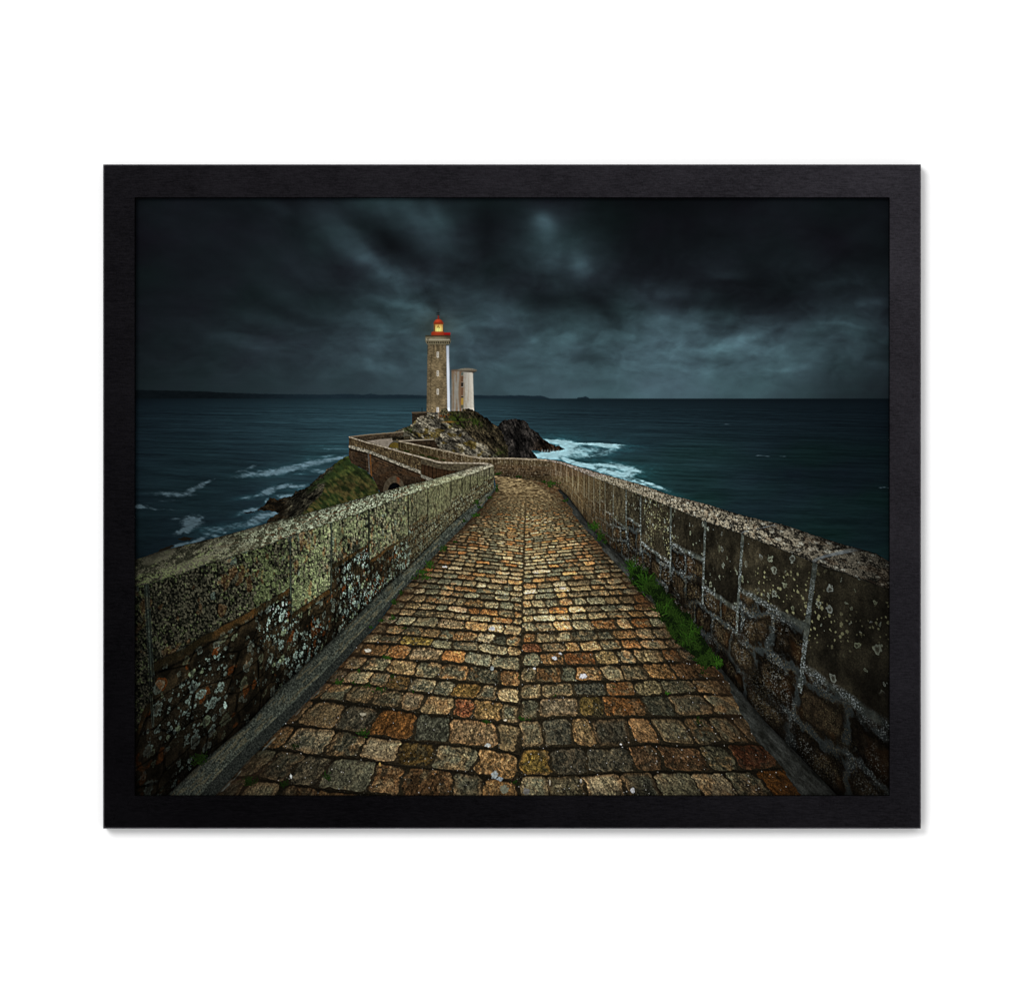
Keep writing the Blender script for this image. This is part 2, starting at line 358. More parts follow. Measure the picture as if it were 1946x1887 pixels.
foam = sm(.16, .85, Fm * (.40 + 1.1 * fn) * (.55 + .6 * fn2))
lit = 1 - .35 * sm(620, 300, xx)
m = np.clip(T * 1.05, 0, 1) * (.45 + .7 * fn)
IMG[:] = np.where((yy > 760)[..., None], mix(IMG, mix(C(44,84,92), C(52,112,122), sm(900, 1000, xx)) * (.75 + .5 * fn[..., None]), m * .75), IMG)
right = sm(900, 1000, xx)
fc = mix(C(112,138,150), C(164,204,212), right) * (.80 + .34 * fn)[..., None] * lit[..., None]
IMG[:] = np.where((yy > 760)[..., None], mix(IMG, fc, foam * (.82 + .1 * right)), IMG)
for k in range(26):                                   # small whitecaps on the open water
    a, b = [(1441,866),(1450,866),(1457,867),(1490,867.5),(1381,806),(1670,927),(1680,926),(1690,927)][k % 8]
    a += rng.normal() * 3; b += rng.normal() * .5
    sl = box([(a, b)], 6); put(sl, .25 * gb(xx[sl], yy[sl], a, b, 2.2, .5), C(95,115,125))

# ------------------------------------------------------------------ rock and turf
def rock(x, y, base, dark, an=0., sc=1., seed=0, contrast=1., light=(-1, -1)):
    a = np.radians(an); u = (x * np.cos(a) + y * np.sin(a)) / sc; v = (-x * np.sin(a) + y * np.cos(a)) / sc
    u = u + 5 * (fbm(u / 14, v / 14, 3, seed + 2) - .5)
    r1 = 1 - np.abs(2 * fbm(u / 26, v / 9, 4, seed) - 1); r2 = 1 - np.abs(2 * fbm(u / 8, v / 4, 3, seed + 4) - 1)
    f1, f2, cid = worley(u / 17 + .8 * fbm(u / 7, v / 5, 3, seed + 11), v / 6.5 + .8 * fbm(u / 7, v / 5, 3, seed + 13), seed)
    f3, f4, c2 = worley(u / 5 + .6 * fbm(u / 3, v / 3, 2, seed), v / 2.6 + .6 * fbm(u / 3, v / 3, 2, seed + 5), seed + 3)
    fac = h2(cid, cid * 0, seed + 9) - .5; fac2 = h2(c2, c2 * 0, seed + 5) - .5
    hgt = r1 * 9 + r2 * 3 + fac * 5 * sm(0, .25, f2 - f1) + 1.8 * fbm(u / 2, v / 2, 2, seed + 6)
    sh = np.clip(.62 + .115 * contrast * relief(hgt, *light), 0.12, 1.6)
    crack = sm(0, .12, f2 - f1) * .30 + .70
    crack2 = sm(0, .12, f4 - f3) * .18 + .82
    st_ = fbm(u / 30, v / 3.2, 4, seed + 1); col = mix(dark, base, np.clip(.42 + .8 * fac + .5 * fac2 + 1.0 * (r2 - .5) + 1.5 * (st_ - .5), 0, 1))
    return col * (sh * crack * crack2 * (.62 + .76 * sm(.30, .70, fbm(u / 15, v / 11, 3, seed + 8))) * (.72 + .56 * gn(x, y, seed)))[..., None]

HEAD = [(663,864),(655,868),(648,871),(640,877),(632,882),(615,897),(599,911),(588,922),(579,930),(570,930),(562,934),(554,943),(540,944),(526,949),(513,947),(508,952),(503,960),
        (489,969),(500,971),(514,970),(531,975),(520,980),(511,985),(505,996),(500,1010),(740,1000),(740,925),(722,935),(709,908),(697,895),(668,879),(667,862)]
def headland(x, y):
    c = rock(x, y, C(70,67,54), C(20,19,15), -35, 1.1, 5, 1.2)
    c = mix(c, rock(x, y, C(48,38,24), C(18,15,11), 0, .6, 9, .8), sm(560, 530, x) * .8)
    e = x - np.interp(y, [862,880,905,935,960,980,1000], [650,632,622,612,590,575,560]) + 22 * (fbm(x / 14, y / 12, 4, 7) - .5)
    t = fbm(x / 5 - y / 9, y / 5, 4, 2); t2 = fbm(x / 28, y / 20, 3, 12)
    fl_ = fbm((x + y) / 16, (x - y) / 6, 4, 9); tf = mix(C(28,36,18), C(50,58,28), sm(.25, .75, fl_)); tf = mix(tf, C(72,54,34), sm(.46, .70, fl_ * .5 + .5 * t2) * .55 * sm(880, 930, y))
    tf = tf * (.60 + .45 * sm(.3, .7, fbm(x / 10, y / 8, 4, 6)) + .2 * t + .3 * fbm(x / 2.2, y / 2.6, 3, 18))[..., None]
    tf = mix(tf, tf * .7, sm(700, 735, x))
    c = mix(c, tf, sm(-4, 5, e))
    c = mix(c, mix(C(26,38,18), C(50,64,34), t), sm(3, -6, np.abs(y - np.interp(x, [580,663], [925,868]) - 10) - 9) * .75 * sm(570, 610, x) * sm(.35, .55, fbm(x / 9, y / 7, 3, 4)))
    return c
poly(HEAD, headland, 'headland', 3.4, .18)
for pts in ([(337,1024),(350,1020),(368,1022),(362,1026),(345,1028)], [(305,1044),(325,1036),(332,1037),(322,1043),(300,1050)], [(463,974),(480,972),(486,974),(470,976)]):
    poly(pts, (20,18,14), 'headland', 1.5, .3)

ROCKD = [(930,800),(945,811),(950,804),(956,799),(967,797),(981,797),(995,798),(1002,803),(1008,815),(1016,819),(1023,822),(1026,830),(1034,836),(1048,844),(1063,849),(1074,854),(1066,857),
         (1052,858),(1041,860),(1030,858),(1019,856),(1009,855),(1015,863),(1021,871),(1022,884),(900,884),(900,820)]
def rockd(x, y):
    c = rock(x, y, C(62,58,54), C(17,16,16), 62, 1.0, 2, 1.1)
    br = sm(1000, 1040, x) * sm(825, 850, y)
    return mix(c, c * C(1.1, .92, .74), br)
poly(ROCKD, rockd, 'rock_outcrop', 2.2, .25)
for k in range(7):
    a = 1030 + k * 5.3; sl = box([(a, 858)], 5); put(sl, .7 * gb(xx[sl], yy[sl], a, 857.5 + (k % 2), 1.0, 2.4, 12), C(150,175,178))
# ground at the lighthouse foot, low wall on both sides of it
def stonewall(x, y, c0=C(66,56,42), c1=C(30,25,19), bw=5., bh=2.6, seed=0):
    r = np.floor(y / bh); k = np.floor(x / bw + .5 * (r % 2) + h2(r, r * 0, 3))
    f = fbm(x / 3, y / 2, 3, seed)
    col = mix(c1, c0, np.clip(h2(k, r, seed) * .7 + .6 * (f - .2), 0, 1))
    jt = np.minimum(np.abs((y / bh) % 1 - .5), 10); 
    return col * (.82 + .3 * f)[..., None]
ROCKM = [(755,818),(764,814),(772,812),(784,806),(790,798),(797,793),(803,790),(810,789),(812,784),(820,784),(834,785),(836,780),(840,777),(849,776),(853,781),(858,783),(875,781),(879,777),(889,776),
         (896,778),(901,781),(906,783),(910,786),(914,788),(919,793),(927,795),(931,800),(935,804),(945,811),(955,825),(965,850),(968,884),(745,884),(745,822)]
def rockm(x, y):
    ridge = np.interp(y, [776,793,812,832,850,868,880], [829,838,872,898,925,948,952])
    lt = sm(6, -4, x - ridge + 10 * (fbm(x / 9, y / 9, 3, 3) - .5))
    c1 = rock(x, y, C(168,160,138), C(54,49,38), 32, .95, 7, 1.2, (-.7, -1))
    c2 = rock(x, y, C(92,82,60), C(24,21,16), 52, .9, 3, 1.15)
    c2 = mix(c2, c2 * .62, sm(925, 965, x))
    c = mix(c2, c1, lt)
    g = fbm(x / 11, y / 8, 4, 9); t = fbm(x / 3, y / 3, 3, 15)
    oc = mix(C(60,50,14), C(120,98,34), t)
    moss = sm(.52, .68, g - .05 + .26 * gb(x, y, 830, 826, 11, 8) + .2 * gb(x, y, 898, 846, 16, 7, 30) - .10 * sm(880, 960, x)) * lt
    c = mix(c, oc * (.5 + .6 * t[..., None]), moss * .62)
    gm = np.clip(1.5 * gb(x, y, 868, 798, 13, 8, 20) + 1.1 * gb(x, y, 905, 803, 10, 5, 30) + .8 * gb(x, y, 850, 792, 7, 5) + .7 * gb(x, y, 777, 816, 8, 6) + .6 * gb(x, y, 950, 860, 8, 7), 0, 1) * sm(.35, .6, g * .4 + t * .6)
    c = mix(c, mix(C(26,38,12), C(58,74,26), t), gm * .85)
    rd = gb(x, y, 845, 789, 8, 3); c = mix(c, C(104,50,22), rd * sm(.45, .6, t))
    c = mix(c, C(140,100,40), gb(x, y, 854, 802, 8, 1.3) * .7)
    return c
poly([(783,784),(812,783),(812,800),(783,812)], lambda x, y: stonewall(x, y, C(52,44,34), C(26,22,18)), 'lighthouse')
poly([(782.5,783),(812,782),(812,785),(782.5,786)], (74,66,54), 'lighthouse')
poly([(852,781),(880,780),(880,786),(852,786)], (38,34,27), 'lighthouse')
poly(ROCKM, rockm, 'rock_outcrop', 2.0, .3)
poly([(798,791),(806,790.5),(805,794),(797,795)], (112,104,90))

# ------------------------------------------------------------------ lighthouse
def tower(x, y):
    yb = (y - 655) / 130
    xl = 812.6 - 2.1 * yb; xr = 848.0 + 2.3 * yb; t = (x - xl) / (xr - xl)
    r = np.floor(y / 1.75); k = np.floor(x / 3.4 + h2(r, r * 0, 2) * 3)
    f = fbm(x / 2.2, y / 1.6, 3, 3); F = fbm(x / 12, y / 16, 3, 5)
    c = mix(C(76,66,48), C(148,130,98), np.clip(.25 + .5 * h2(k, r, 1) * .8 + .65 * (f - .45) + .7 * (F - .5), 0, 1))
    c = c * (.86 + .26 * f)[..., None]
    sh = np.interp(t, [0, .04, .17, .185, .22, .6, .93, 1], [.82, .9, .94, .62, 1., 1.04, .98, .86])
    st = sm(.45, .7, fbm(x / 1.5, y / 26, 2, 8)) * sm(690, 656, y)
    return c * (sh * (1 - .35 * st) * (1 - .25 * sm(664, 652, y)))[..., None]
poly([(812.6,652),(848.4,652),(850.6,784),(810.5,784)], tower, 'lighthouse')
poly([(848.2,657.6),(852.9,657.2),(855.6,781.4),(850.4,781.8)], lambda x, y: mix(C(176,186,200), C(214,222,232), sm(660, 700, y)) * (1 - .08 * sm(853.5, 855, x))[..., None], 'lighthouse')
poly([(852.9,656),(853.6,656),(856.4,781.4),(855.6,781.4)], (118,122,124), 'lighthouse')
for yb, yc in ((668.8,679.7),(704.5,715),(739.2,750),(774,783.6)):
    poly([(830,yb),(833.9,yb),(833.9,yc),(830,yc)], (214,208,194), None, soft=.5)
    for q in range(3):
        a = yb + 1.6 + q * 2.9
        poly([(831.3,a),(832.7,a),(832.7,a + 1.8),(831.3,a + 1.8)], (28,26,24), None, soft=.4)
# parapet with corbels
poly([(808.6,646.5),(856.6,646.5),(856.4,650),(854.2,655),(811.8,655),(809,650)], lambda x, y: C(108,100,78) * (.8 + .4 * fbm(x / 2, y / 2, 2, 3))[..., None], 'lighthouse')
for k in range(11):
    a = 812.2 + k * 4.05 + .5 * np.sin((k - 5) * .3)
    poly([(a,649.4),(a + 1.9,649.4),(a + 1.8,653.2),(a + .1,653.2)], (10,9,8), None, soft=.45)
poly([(808.6,640),(856,640),(856.6,648),(808.4,648)], lambda x, y: mix(C(116,108,86), C(70,64,50), sm(836, 856, x)) * (.78 + .45 * fbm(x / 2.5, y / 1.2, 3, 6))[..., None], 'lighthouse')
poly([(810,644.6),(855,644.8),(854.6,646.8),(810.4,646.6)], (166,160,140), None, soft=.7)
poly([(812.5,643.5),(814.3,643.5),(814,648.5),(812.8,648.5)], (24,22,20), None, soft=.5)
poly([(808.2,637.4),(856.2,637.4),(856.4,640.4),(808.4,640.4)], lambda x, y: mix(C(60,55,40), C(44,40,30), fbm(x / 3, y, 2, 2)), 'lighthouse')
poly([(819.6,632.2),(822.5,630.2),(842.5,630.2),(844.5,632.2),(844.5,637.6),(819.4,637.6)], lambda x, y: mix(C(116,38,18), C(162,58,32), gb(x, y, 832, 632, 9, 5)), 'lighthouse')
poly([(844,632.4),(856,632.2),(855.8,637.6),(844,637.2)], lambda x, y: mix(C(150,20,20), C(112,18,16), sm(634.5, 637, y)), 'lighthouse')
poly([(824.2,615),(842.4,615),(842.4,630.6),(824.4,630.6)], lambda x, y: C(126,84,40) * (.8 + .3 * fbm(x, y / 4, 2, 2))[..., None], 'lighthouse')
poly([(826.2,617),(841,617),(841,630.4),(826.4,630.4)], lambda x, y: np.clip(C(176,140,76) + gb(x, y, 833.2, 626.4, 6.6, 5.6)[..., None] * C(150,130,80), 0, 255) * (1 - .25 * sm(.55, .8, np.abs(np.sin(x * 1.05))))[..., None], 'lighthouse', soft=.5)
poly([(832.8,617.5),(835.6,623.6),(834.4,623.8),(832.8,620.4),(831.2,623.8),(830.0,623.6)], (110,66,22), None, soft=.5)
for a in (826.2, 841.0): poly([(a,615),(a + 1,615),(a + 1,630.6),(a,630.6)], (84,56,30), None, soft=.4)
poly([(823.8,613.4),(842.6,613.4),(842.4,616),(824.2,616)], (128,44,20), 'lighthouse', soft=.5)
poly([(824.6,613.6),(825.5,610.8),(828,608.4),(831,606.6),(835.4,606.6),(838.4,608.4),(841,610.8),(841.8,613.6)], lambda x, y: mix(C(112,34,18), C(186,66,38), gb(x, y, 831, 609.5, 6, 3.4)), 'lighthouse')
poly([(831.6,606.8),(832,602.6),(831.4,601.6),(832.4,599.6),(833.4,599.6),(834.6,601.6),(834,602.6),(834.6,606.8)], (120,30,20), 'lighthouse', soft=.5)
for pts in ([(832.5,588),(833.2,588),(833.3,600),(832.5,600)], [(829.4,593.8),(831.8,594.4),(835.6,593.6),(836.2,594.8),(831.8,596.2),(829.6,595.6)], [(829.6,597.6),(836,597.4),(836,598.4),(829.6,598.6)]):
    poly(pts, (22,24,26), 'lighthouse', soft=.5)
# ------------------------------------------------------------------ round tower
def rtower(x, y):
    t = (x - 857.8) / (42 + 1.2 * (y - 705) / 75)
    sh = np.interp(t, [0,.05,.25,.42,.5,.6,.82,.95,1], [.56,.66,.70,.66,.74,.80,.96,1.04,.9])
    s = fbm(x / 2.1, y / 30, 3, 4); f = fbm(x / 3, y / 3, 3, 9)
    c = C(196,191,178) * sh[..., None]
    c = mix(c, C(112,88,62), sm(.42, .68, s) * sm(1.1, .3, t) * .72)
    c = mix(c, C(96,66,46), sm(.52, .7, f) * sm(728, 704, y) * .5)
    c = mix(c, C(104,60,32), gb(x, y, 875.6, 745, 1.4, 34) * .55)
    return c * (.92 + .16 * f)[..., None]
poly([(858,704.6),(898.6,705.4),(900.9,781),(857.2,781)], rtower, 'round_tower')
poly([(857.6,702.8),(875,701.6),(882,705),(858,705.4)], (88,74,60), 'round_tower')
poly([(869,703.2),(876,700.8),(887,699.8),(898,700.8),(906.6,703),(905.5,706),(901,708.4),(880,707),(869.4,705.4)],
     lambda x, y: mix(mix(C(124,116,100), C(84,76,64), sm(702.5, 704.6, y)), C(44,40,34), sm(705.4, 707, y)) * (.8 + .4 * fbm(x / 2, y, 2, 6))[..., None], 'round_tower')
for a, b, c0 in ((708.2,714,(74,84,76)),(714,726,(86,60,42)),(726.4,735.2,(16,14,14)),(735.2,736.2,(170,160,150)),(736.2,752,(96,68,48)),(753,756.2,(28,22,18)),(756.6,769.4,(158,126,52)),(770,776,(72,76,62))):
    poly([(876.6,a),(880.6,a),(880.2,b),(876.2,b)], C(*c0) * 1., None, soft=.6)
for a in (713.6, 726, 751.6): poly([(876.4,a),(881,a),(881,a + 1),(876.4,a + 1)], (150,134,116), None, soft=.5)
# shrub and post in front of the lighthouse, rock crest in front of the tower foot
poly([(836,784),(839,778),(845,775.4),(851,778),(853,785),(848,790),(838,789)], lambda x, y: mix(C(30,28,20), C(88,82,60), sm(.35, .7, fbm(x / 1.8, y / 1.8, 3, 4))), 'rock_outcrop', 1.6, .5)
poly([(852,785),(862,784),(878,783),(879,777.5),(889,776.2),(897,778.4),(903,782),(912,788),(905,796),(860,796)], rockm, 'rock_outcrop', 1.6, .4)
poly([(832.9,784),(833.9,784),(833.9,796),(832.9,796)], (128,110,92), None, soft=.5)
sl = box([(801, 779)], 6); put(sl, ((np.abs(xx[sl] - 802) < .6) & (yy[sl] > 775) & (yy[sl] < 784)) * .5, C(20,24,28))

# ------------------------------------------------------------------ distant parapets of the bridge
def brick(x, y, sl_, c0, c1, bw, bh, seed, joint=None):
    yv = y - sl_(x); r = np.floor(yv / bh); k = np.floor(x / bw + h2(r, r * 0, 5) * 7 + .3 * fbm(x / 9, y / 9, 2, 2))
    f = fbm(x / 2.4, y / 2.4, 3, seed)
    c = mix(c1, c0, np.clip(.15 + .55 * h2(k, r, seed) + 1.0 * (f - .4), 0, 1))
    ed = np.minimum(((yv / bh) % 1) * bh, ((x / bw + h2(r, r * 0, 5) * 7) % 1) * bw)
    return mix(c, c * .55 if joint is None else joint, (1 - sm(.3, 1.2, ed)) * (.6 if joint is None else .38))
# terrace floor and its back wall
poly([(690,842),(664,830),(668,829),(767,820.5),(772,822),(780,830),(776,838),(758,842),(752,853)], lambda x, y: mix(C(62,60,46), C(84,82,66), fbm(x / 9, y / 3, 3, 3)), 'bridge_wall')
poly([(666,829.4),(700,826),(767,821.2),(767,828),(740,832.5),(712,836.5),(699,839)], lambda x, y: brick(x, y, lambda q: -.08 * q, C(78,68,50), C(42,36,26), 5, 2.4, 4), 'bridge_wall')
poly([(664,829.6),(700,825.4),(767,820),(767,821.4),(700,826.8),(668,830.6)], (120,112,90), None)
poly([(697,838.5),(722,835),(747,833.5),(747,838),(739,846),(739,851),(722,846)], lambda x, y: mix(C(104,98,82), C(150,142,120), fbm(x / 3, y / 1.2, 3, 8)), 'bridge_wall')
poly([(745,830.5),(780,829),(780,838),(757,838),(745,837)], lambda x, y: rock(x, y, C(84,76,56), C(34,28,20), 0, .5, 4), 'rock_outcrop', 1, .4)
poly([(737,850),(741,844),(750,841),(757,842),(757,853)], lambda x, y: mix(C(66,56,20), C(104,90,38), fbm(x / 2, y / 2, 3, 5)), None, 1, .4)
# wall face behind (the far zigzag)
poly([(757,837.6),(773,836.4),(824,834.8),(835,853),(822,851),(790,844)], lambda x, y: brick(x, y, lambda q: 0 * q, C(62,50,34), C(28,22,15), 4, 2.2, 6), 'bridge_wall')
poly([(757,837.2),(790,835.6),(824,834.2),(824,835.8),(790,837.4),(760,839)], (138,130,106), None)
TOPB = ([756.5,773,790,820,845,869,893,915,940,968,1017,1040,1058], [837.7,840.6,844,850.3,855.6,861,866,870,870.2,870,871.7,873,875])
def wallB(x, y):
    tb = np.interp(x, *TOPB)
    big = brick(x, y, lambda q: np.interp(q, *TOPB), C(104,92,62), C(52,42,26), 9.5, 14, 8)
    jx = ((x - 820) / 11.6 + .12 * (fbm(x / 30, y * 0, 2, 3))) % 1
    big = mix(big, C(128,118,88), (1 - sm(.03, .09, np.minimum(jx, 1 - jx))) * sm(19, 15, y - tb) * .55)
    c = mix(big, brick(x, y, lambda q: np.interp(q, *TOPB), C(110,92,62), C(44,32,18), 6, 4.6, 3, C(120,110,82)), sm(11, 16, y - tb))
    f = fbm(x / 1.3, y / 2.6, 3, 3)
    c = mix(c, C(150,146,120), sm(.66, .8, f) * .5) * (.72 + .5 * f)[..., None]
    c = mix(c, c * C(.78,.78,.72), sm(860, 800, x))
    return c * (1 - .32 * sm(884, 906, y))[..., None]
poly([(756.5,838),(773,841),(790,844),(820,850.5),(869,861),(915,870),(968,870),(1017,872),(1062,876),(1062,924),(1034,917),(1017,912.8),(981,908.5),(940,904.6),(930,890),(920,880),(840,877),(820,873),(757,857)], wallB, 'parapet_wall')
def cap(x, y, c0=C(178,168,136), c1=C(104,96,74), s=3, seed=2):
    f = fbm(x / s, y / (s * .5), 3, seed)
    return mix(c1, c0, np.clip(1.6 * (f - .2), 0, 1))
def strip(tx, ty, th, col, name=None, soft=.6):
    up = list(zip(tx, ty)); lo = [(a, b + h) for a, b, h in zip(tx, ty, th)][::-1]
    poly(up + lo, col, name, 0, .2, soft)
strip(TOPB[0], TOPB[1], [2,2.2,2.3,2.5,2.5,2.6,2.6,2.6,2.4,2.5,2.8,3.4,4.5], lambda x, y: cap(x, y), 'parapet_wall')
for k in range(60):
    a = 760 + k * 2.1 + rng.normal(); b = np.interp(a, [757,820,845], [855,871,876]) - 1.5; sl = box([(a, b)], 6)
    if a < 845: put(sl, gb(xx[sl], yy[sl], a, b, 1.6, 1.0) * (.75 if fbm(np.float32(a / 9), 0.) > .45 else .1), C(28,42,14))
# near zigzag: parapet A on the arched bridge
TOPA = ([663,697,727,756,790,820,832,840,850,880,905,919,931,938], [829.5,840,847.5,855.8,865,872.8,876.6,877.6,878,878.6,878.8,879,880.8,885.5])
STR = ([663,704,756,820,850,880], [851,862,883.5,908.4,921,933])
BASE_ = ([660,668,697,709,722,740,900], [868,879,895,908,934.7,960,960])
def wallA(x, y):
    s = np.interp(x, *STR); t = np.interp(x, *TOPA)
    up = brick(x, y, lambda q: np.interp(q, *TOPA), C(98,86,58), C(52,42,27), 5.5, 9, 4) * (1 - .12 * fbm(x / 14, y / 9, 2, 3))[..., None]
    st = fbm(x / 1.1, y / 14, 3, 6)
    up = mix(up, up * .72, sm(.5, .7, st)); up = mix(up, C(140,126,84), sm(.66, .8, fbm(x / 1.4, y / 2.6, 2, 9)) * .55)
    lowr = brick(x, y, lambda q: .42 * (q - 663), C(88,72,50), C(38,29,19), 7, 2.6, 7)
    lowr = mix(lowr, C(98,66,36), sm(.55, .75, fbm(x / 9, y / 6, 3, 8)) * .3)
    lowr = lowr * (.92 - .35 * sm(880, 935, y) + .25 * (fbm(x / 16, y / 16, 2, 1) - .5))[..., None]
    c = mix(up, lowr, sm(-1, .6, y - s))
    band = sm(-.5, .8, y - s + 6) * sm(.8, -.5, y - s)
    c = mix(c, mix(C(92,90,72), C(160,156,130), sm(.4, .7, fbm(x / 2, y / 1.5, 3, 2))) * sm(-7, 0, y - s + 4)[..., None].clip(.6, 1), band)
    c = mix(c, c * .42, sm(.2, 1.2, y - s) * sm(4.5, 1.5, y - s))
    for bx in (700.5, 703.8): c = mix(c, C(84,82,72) if bx < 702 else C(104,70,34), (np.abs(x - bx - .06 * (y - 870)) < 1.2) * (y > s + 1) * .75)
    c = mix(c, c * .6, sm(697, 694, x) * sm(668, 672, x) * (y > s + 2) * .6)
    return c
poly([(663,829.5),(697,840),(756,855.8),(820,872.8),(840,877.6),(905,878.8),(938,885),(938,930),(700,960),(722,934.7),(709,908),(697,895),(668,880),(663,870)], wallA, 'bridge_wall')
# arch
def arch_ring(x, y):
    a = np.arctan2(y - 934, (x - 749) * 1.15); k = np.floor(a * 9)
    c = mix(C(58,52,38), C(92,84,64), h2(k, k * 0, 3) * .4 + .5 * (fbm(x / 2, y / 2, 2, 4) - .3))
    return mix(c, C(110,52,24), gb(x, y, 757, 905, 2.5, 9) * .7)
th_ = np.linspace(0, np.pi, 15)
poly([(749 + 21 * np.cos(t), 934 - 29 * np.sin(t)) for t in th_] + [(728,960),(770,960)], arch_ring, None)
poly([(750 + 13.2 * np.cos(t), 935 - 18 * np.sin(t)) for t in th_] + [(736.8,960),(763.2,960)], (7,8,9), None, soft=.8)
# inside face of the bend, above the near wall
def wallC(x, y):
    t = np.interp(x, *TOPA); f = fbm(x / 3, y / 3, 4, 3)
    c = mix(C(50,44,32), C(92,86,62), np.clip(1.7 * (f - .22), 0, 1))
    d = mix(C(34,24,14), C(66,48,30), f)
    k = ((x + 3) / 7.3) % 1
    d = mix(d, d * .6, (1 - sm(.05, .14, np.minimum(k, 1 - k))))
    return mix(c, d, sm(-1.2, .8, y - t - 14 - 3 * sm(840, 860, x))) * (1 - .3 * sm(.5, 1., np.exp(-((y - t - 16) ** 2) / 2)))[..., None]
poly([(820,874),(838,879),(905,880),(921,882),(919,886),(874,899),(820,915),(800,925),(800,869)], wallC, 'bridge_wall')
strip(TOPA[0], TOPA[1], [1.6,2,2.2,2.5,2.6,3,3.2,3.2,3,2.8,2.8,3,5,7], lambda x, y: cap(x, y, C(186,178,148), C(112,104,82), 2.4, 5), 'bridge_wall')
strip([800,820,850,885], [901,909,921.6,936], [6,7,8,8], lambda x, y: cap(x, y, C(150,148,124), C(74,72,58), 2.4, 7), None)

# ------------------------------------------------------------------ the cobbled path
KR = ([905,912,922,950,1004,1040,1087,1180,1284,1347,1398,1463,1512,1600], [1005,1032,1053,1074,1112,1141,1186,1268,1374,1402,1432,1488,1524,1586])   # right edge by y
KL = ([905,928,961,1001,1048,1063,1127,1194,1205,1303,1368,1442,1509,1600], [939,943,918,880,832,819,760,712,700,612,548,474,411,326])              # left edge by y
CL = ([905,915,930,942,1010,1250,1511,1600], [958,978,992,1000.5,997,990.5,984.5,982])
sl = (slice(900 - Y0, PH), slice(0, PW)); x = xx[sl]; y = yy[sl]
def lines(x, y):
    return np.interp(y, *KL).astype(F32), np.interp(y, *KR).astype(F32), np.interp(y, *CL).astype(F32)
kl, kr, cl_ = lines(x, y)
top_ = np.interp(x, [938,940,955,981,1017,1034,1057], [903.5,904.6,905.5,908.5,912.8,917,923])
inside = (x > kl - 1) & (x < np.maximum(kr + 60, 0)) & (y > top_ - 1)
D = y - 875.; Z = 1 / np.maximum(D, 20)
lat = (x - cl_ - (1.2 + D * .006) * (fbm(y / 9, y * 0, 2, 6) - .5) * 2) * Z
side = (lat > 0).astype(np.int64)
al = np.abs(lat)
g1 = fbm(lat * 3 + 9, np.log(Z) * 3.4, 3, 2) - .5
slp = np.where(side == 1, np.interp(D, [40, 110, 170, 280, 530], [.15, .17, .10, .045, .02]), np.interp(D, [40, 110, 170, 275, 400, 640], [.15, .16, .12, .09, .125, .15]))
ye = D + slp * np.abs(x - cl_) * (1 - .12 * al)
rowc = np.where(side == 1, (1 / np.maximum(ye, 20) - .001678) / 1.73e-4, (1 / np.maximum(ye, 20) - .001643) / 1.70e-4) + (.16 + .9 * sm(170, 60, D)) * (vn(lat * 7, np.log(Z) * 12, 4) - .5) + .10 * g1
# uneven row heights: warp the row coordinate
rowc = rowc + .10 * np.sin(rowc * 1.9) + 400
row = np.floor(rowc).astype(np.int64); fr = rowc - row
WID = .124
uu = al / WID + .16 * (vn(rowc * 1.7, lat * 20, 7) - .5) + (.10 * np.sin(uu_ := rowc * 5.1) * 0)
wsc = .84 + .36 * h2(row, side, 3); uu = uu / wsc
off = np.where(side == 1, h2(row, side, 4) * .42, h2(row, side, 6) * .42)
uo = uu + off
def bnd(k): return k + .42 * (h2(row * 2 + side, k, 9) - .5)
k0 = np.floor(uo).astype(np.int64)
k = np.where(uo < bnd(k0), k0 - 1, np.where(uo >= bnd(k0 + 1), k0 + 1, k0))
bl = bnd(k); br = bnd(k + 1)
bl = np.maximum(bl, off)                           # the seam down the middle
pw = WID * wsc * D                                 # px per unit
rh = 1.72e-4 * D * D                               # px per row
ex = np.minimum(uo - bl, br - uo) * pw; ey = np.minimum(fr, 1 - fr) * rh
near = sm(60, 330, D)
nz = (fbm(lat * 34, rowc * 3.0, 3, 5) - .5)
dn = D / 640.
jx = .35 + 2.5 * dn; jy = .0 + 3.1 * dn
R_ = 1.0 + 9.0 * dn
qx = np.maximum(R_ + jx - ex, 0); qy = np.maximum(R_ + jy - ey, 0)
dist = R_ - np.sqrt(qx * qx + qy * qy) + nz * (.6 + 8.5 * dn) * sm(20, 100, D)     # inside distance in px
cellr = lambda s: h2(row * 2 + side, k, s)
stone = sm(-.9, 1.3, dist) * np.interp(D, [30, 60, 110, 200], [.45, .7, .9, 1])
pal = np.array([(116,114,94),(92,92,76),(132,124,98),(152,132,100),(160,116,70),(146,92,48),(104,102,84),(120,84,52),(168,148,118),(100,98,80),(140,116,82),(84,82,68),(118,110,86),(94,94,80)], F32)
pidx = (cellr(21) * 13.99).astype(int)
base = pal[pidx]
marked = []
def at(cx, cy): return min(int(cy - 900), x.shape[0] - 1), int(cx - X0)
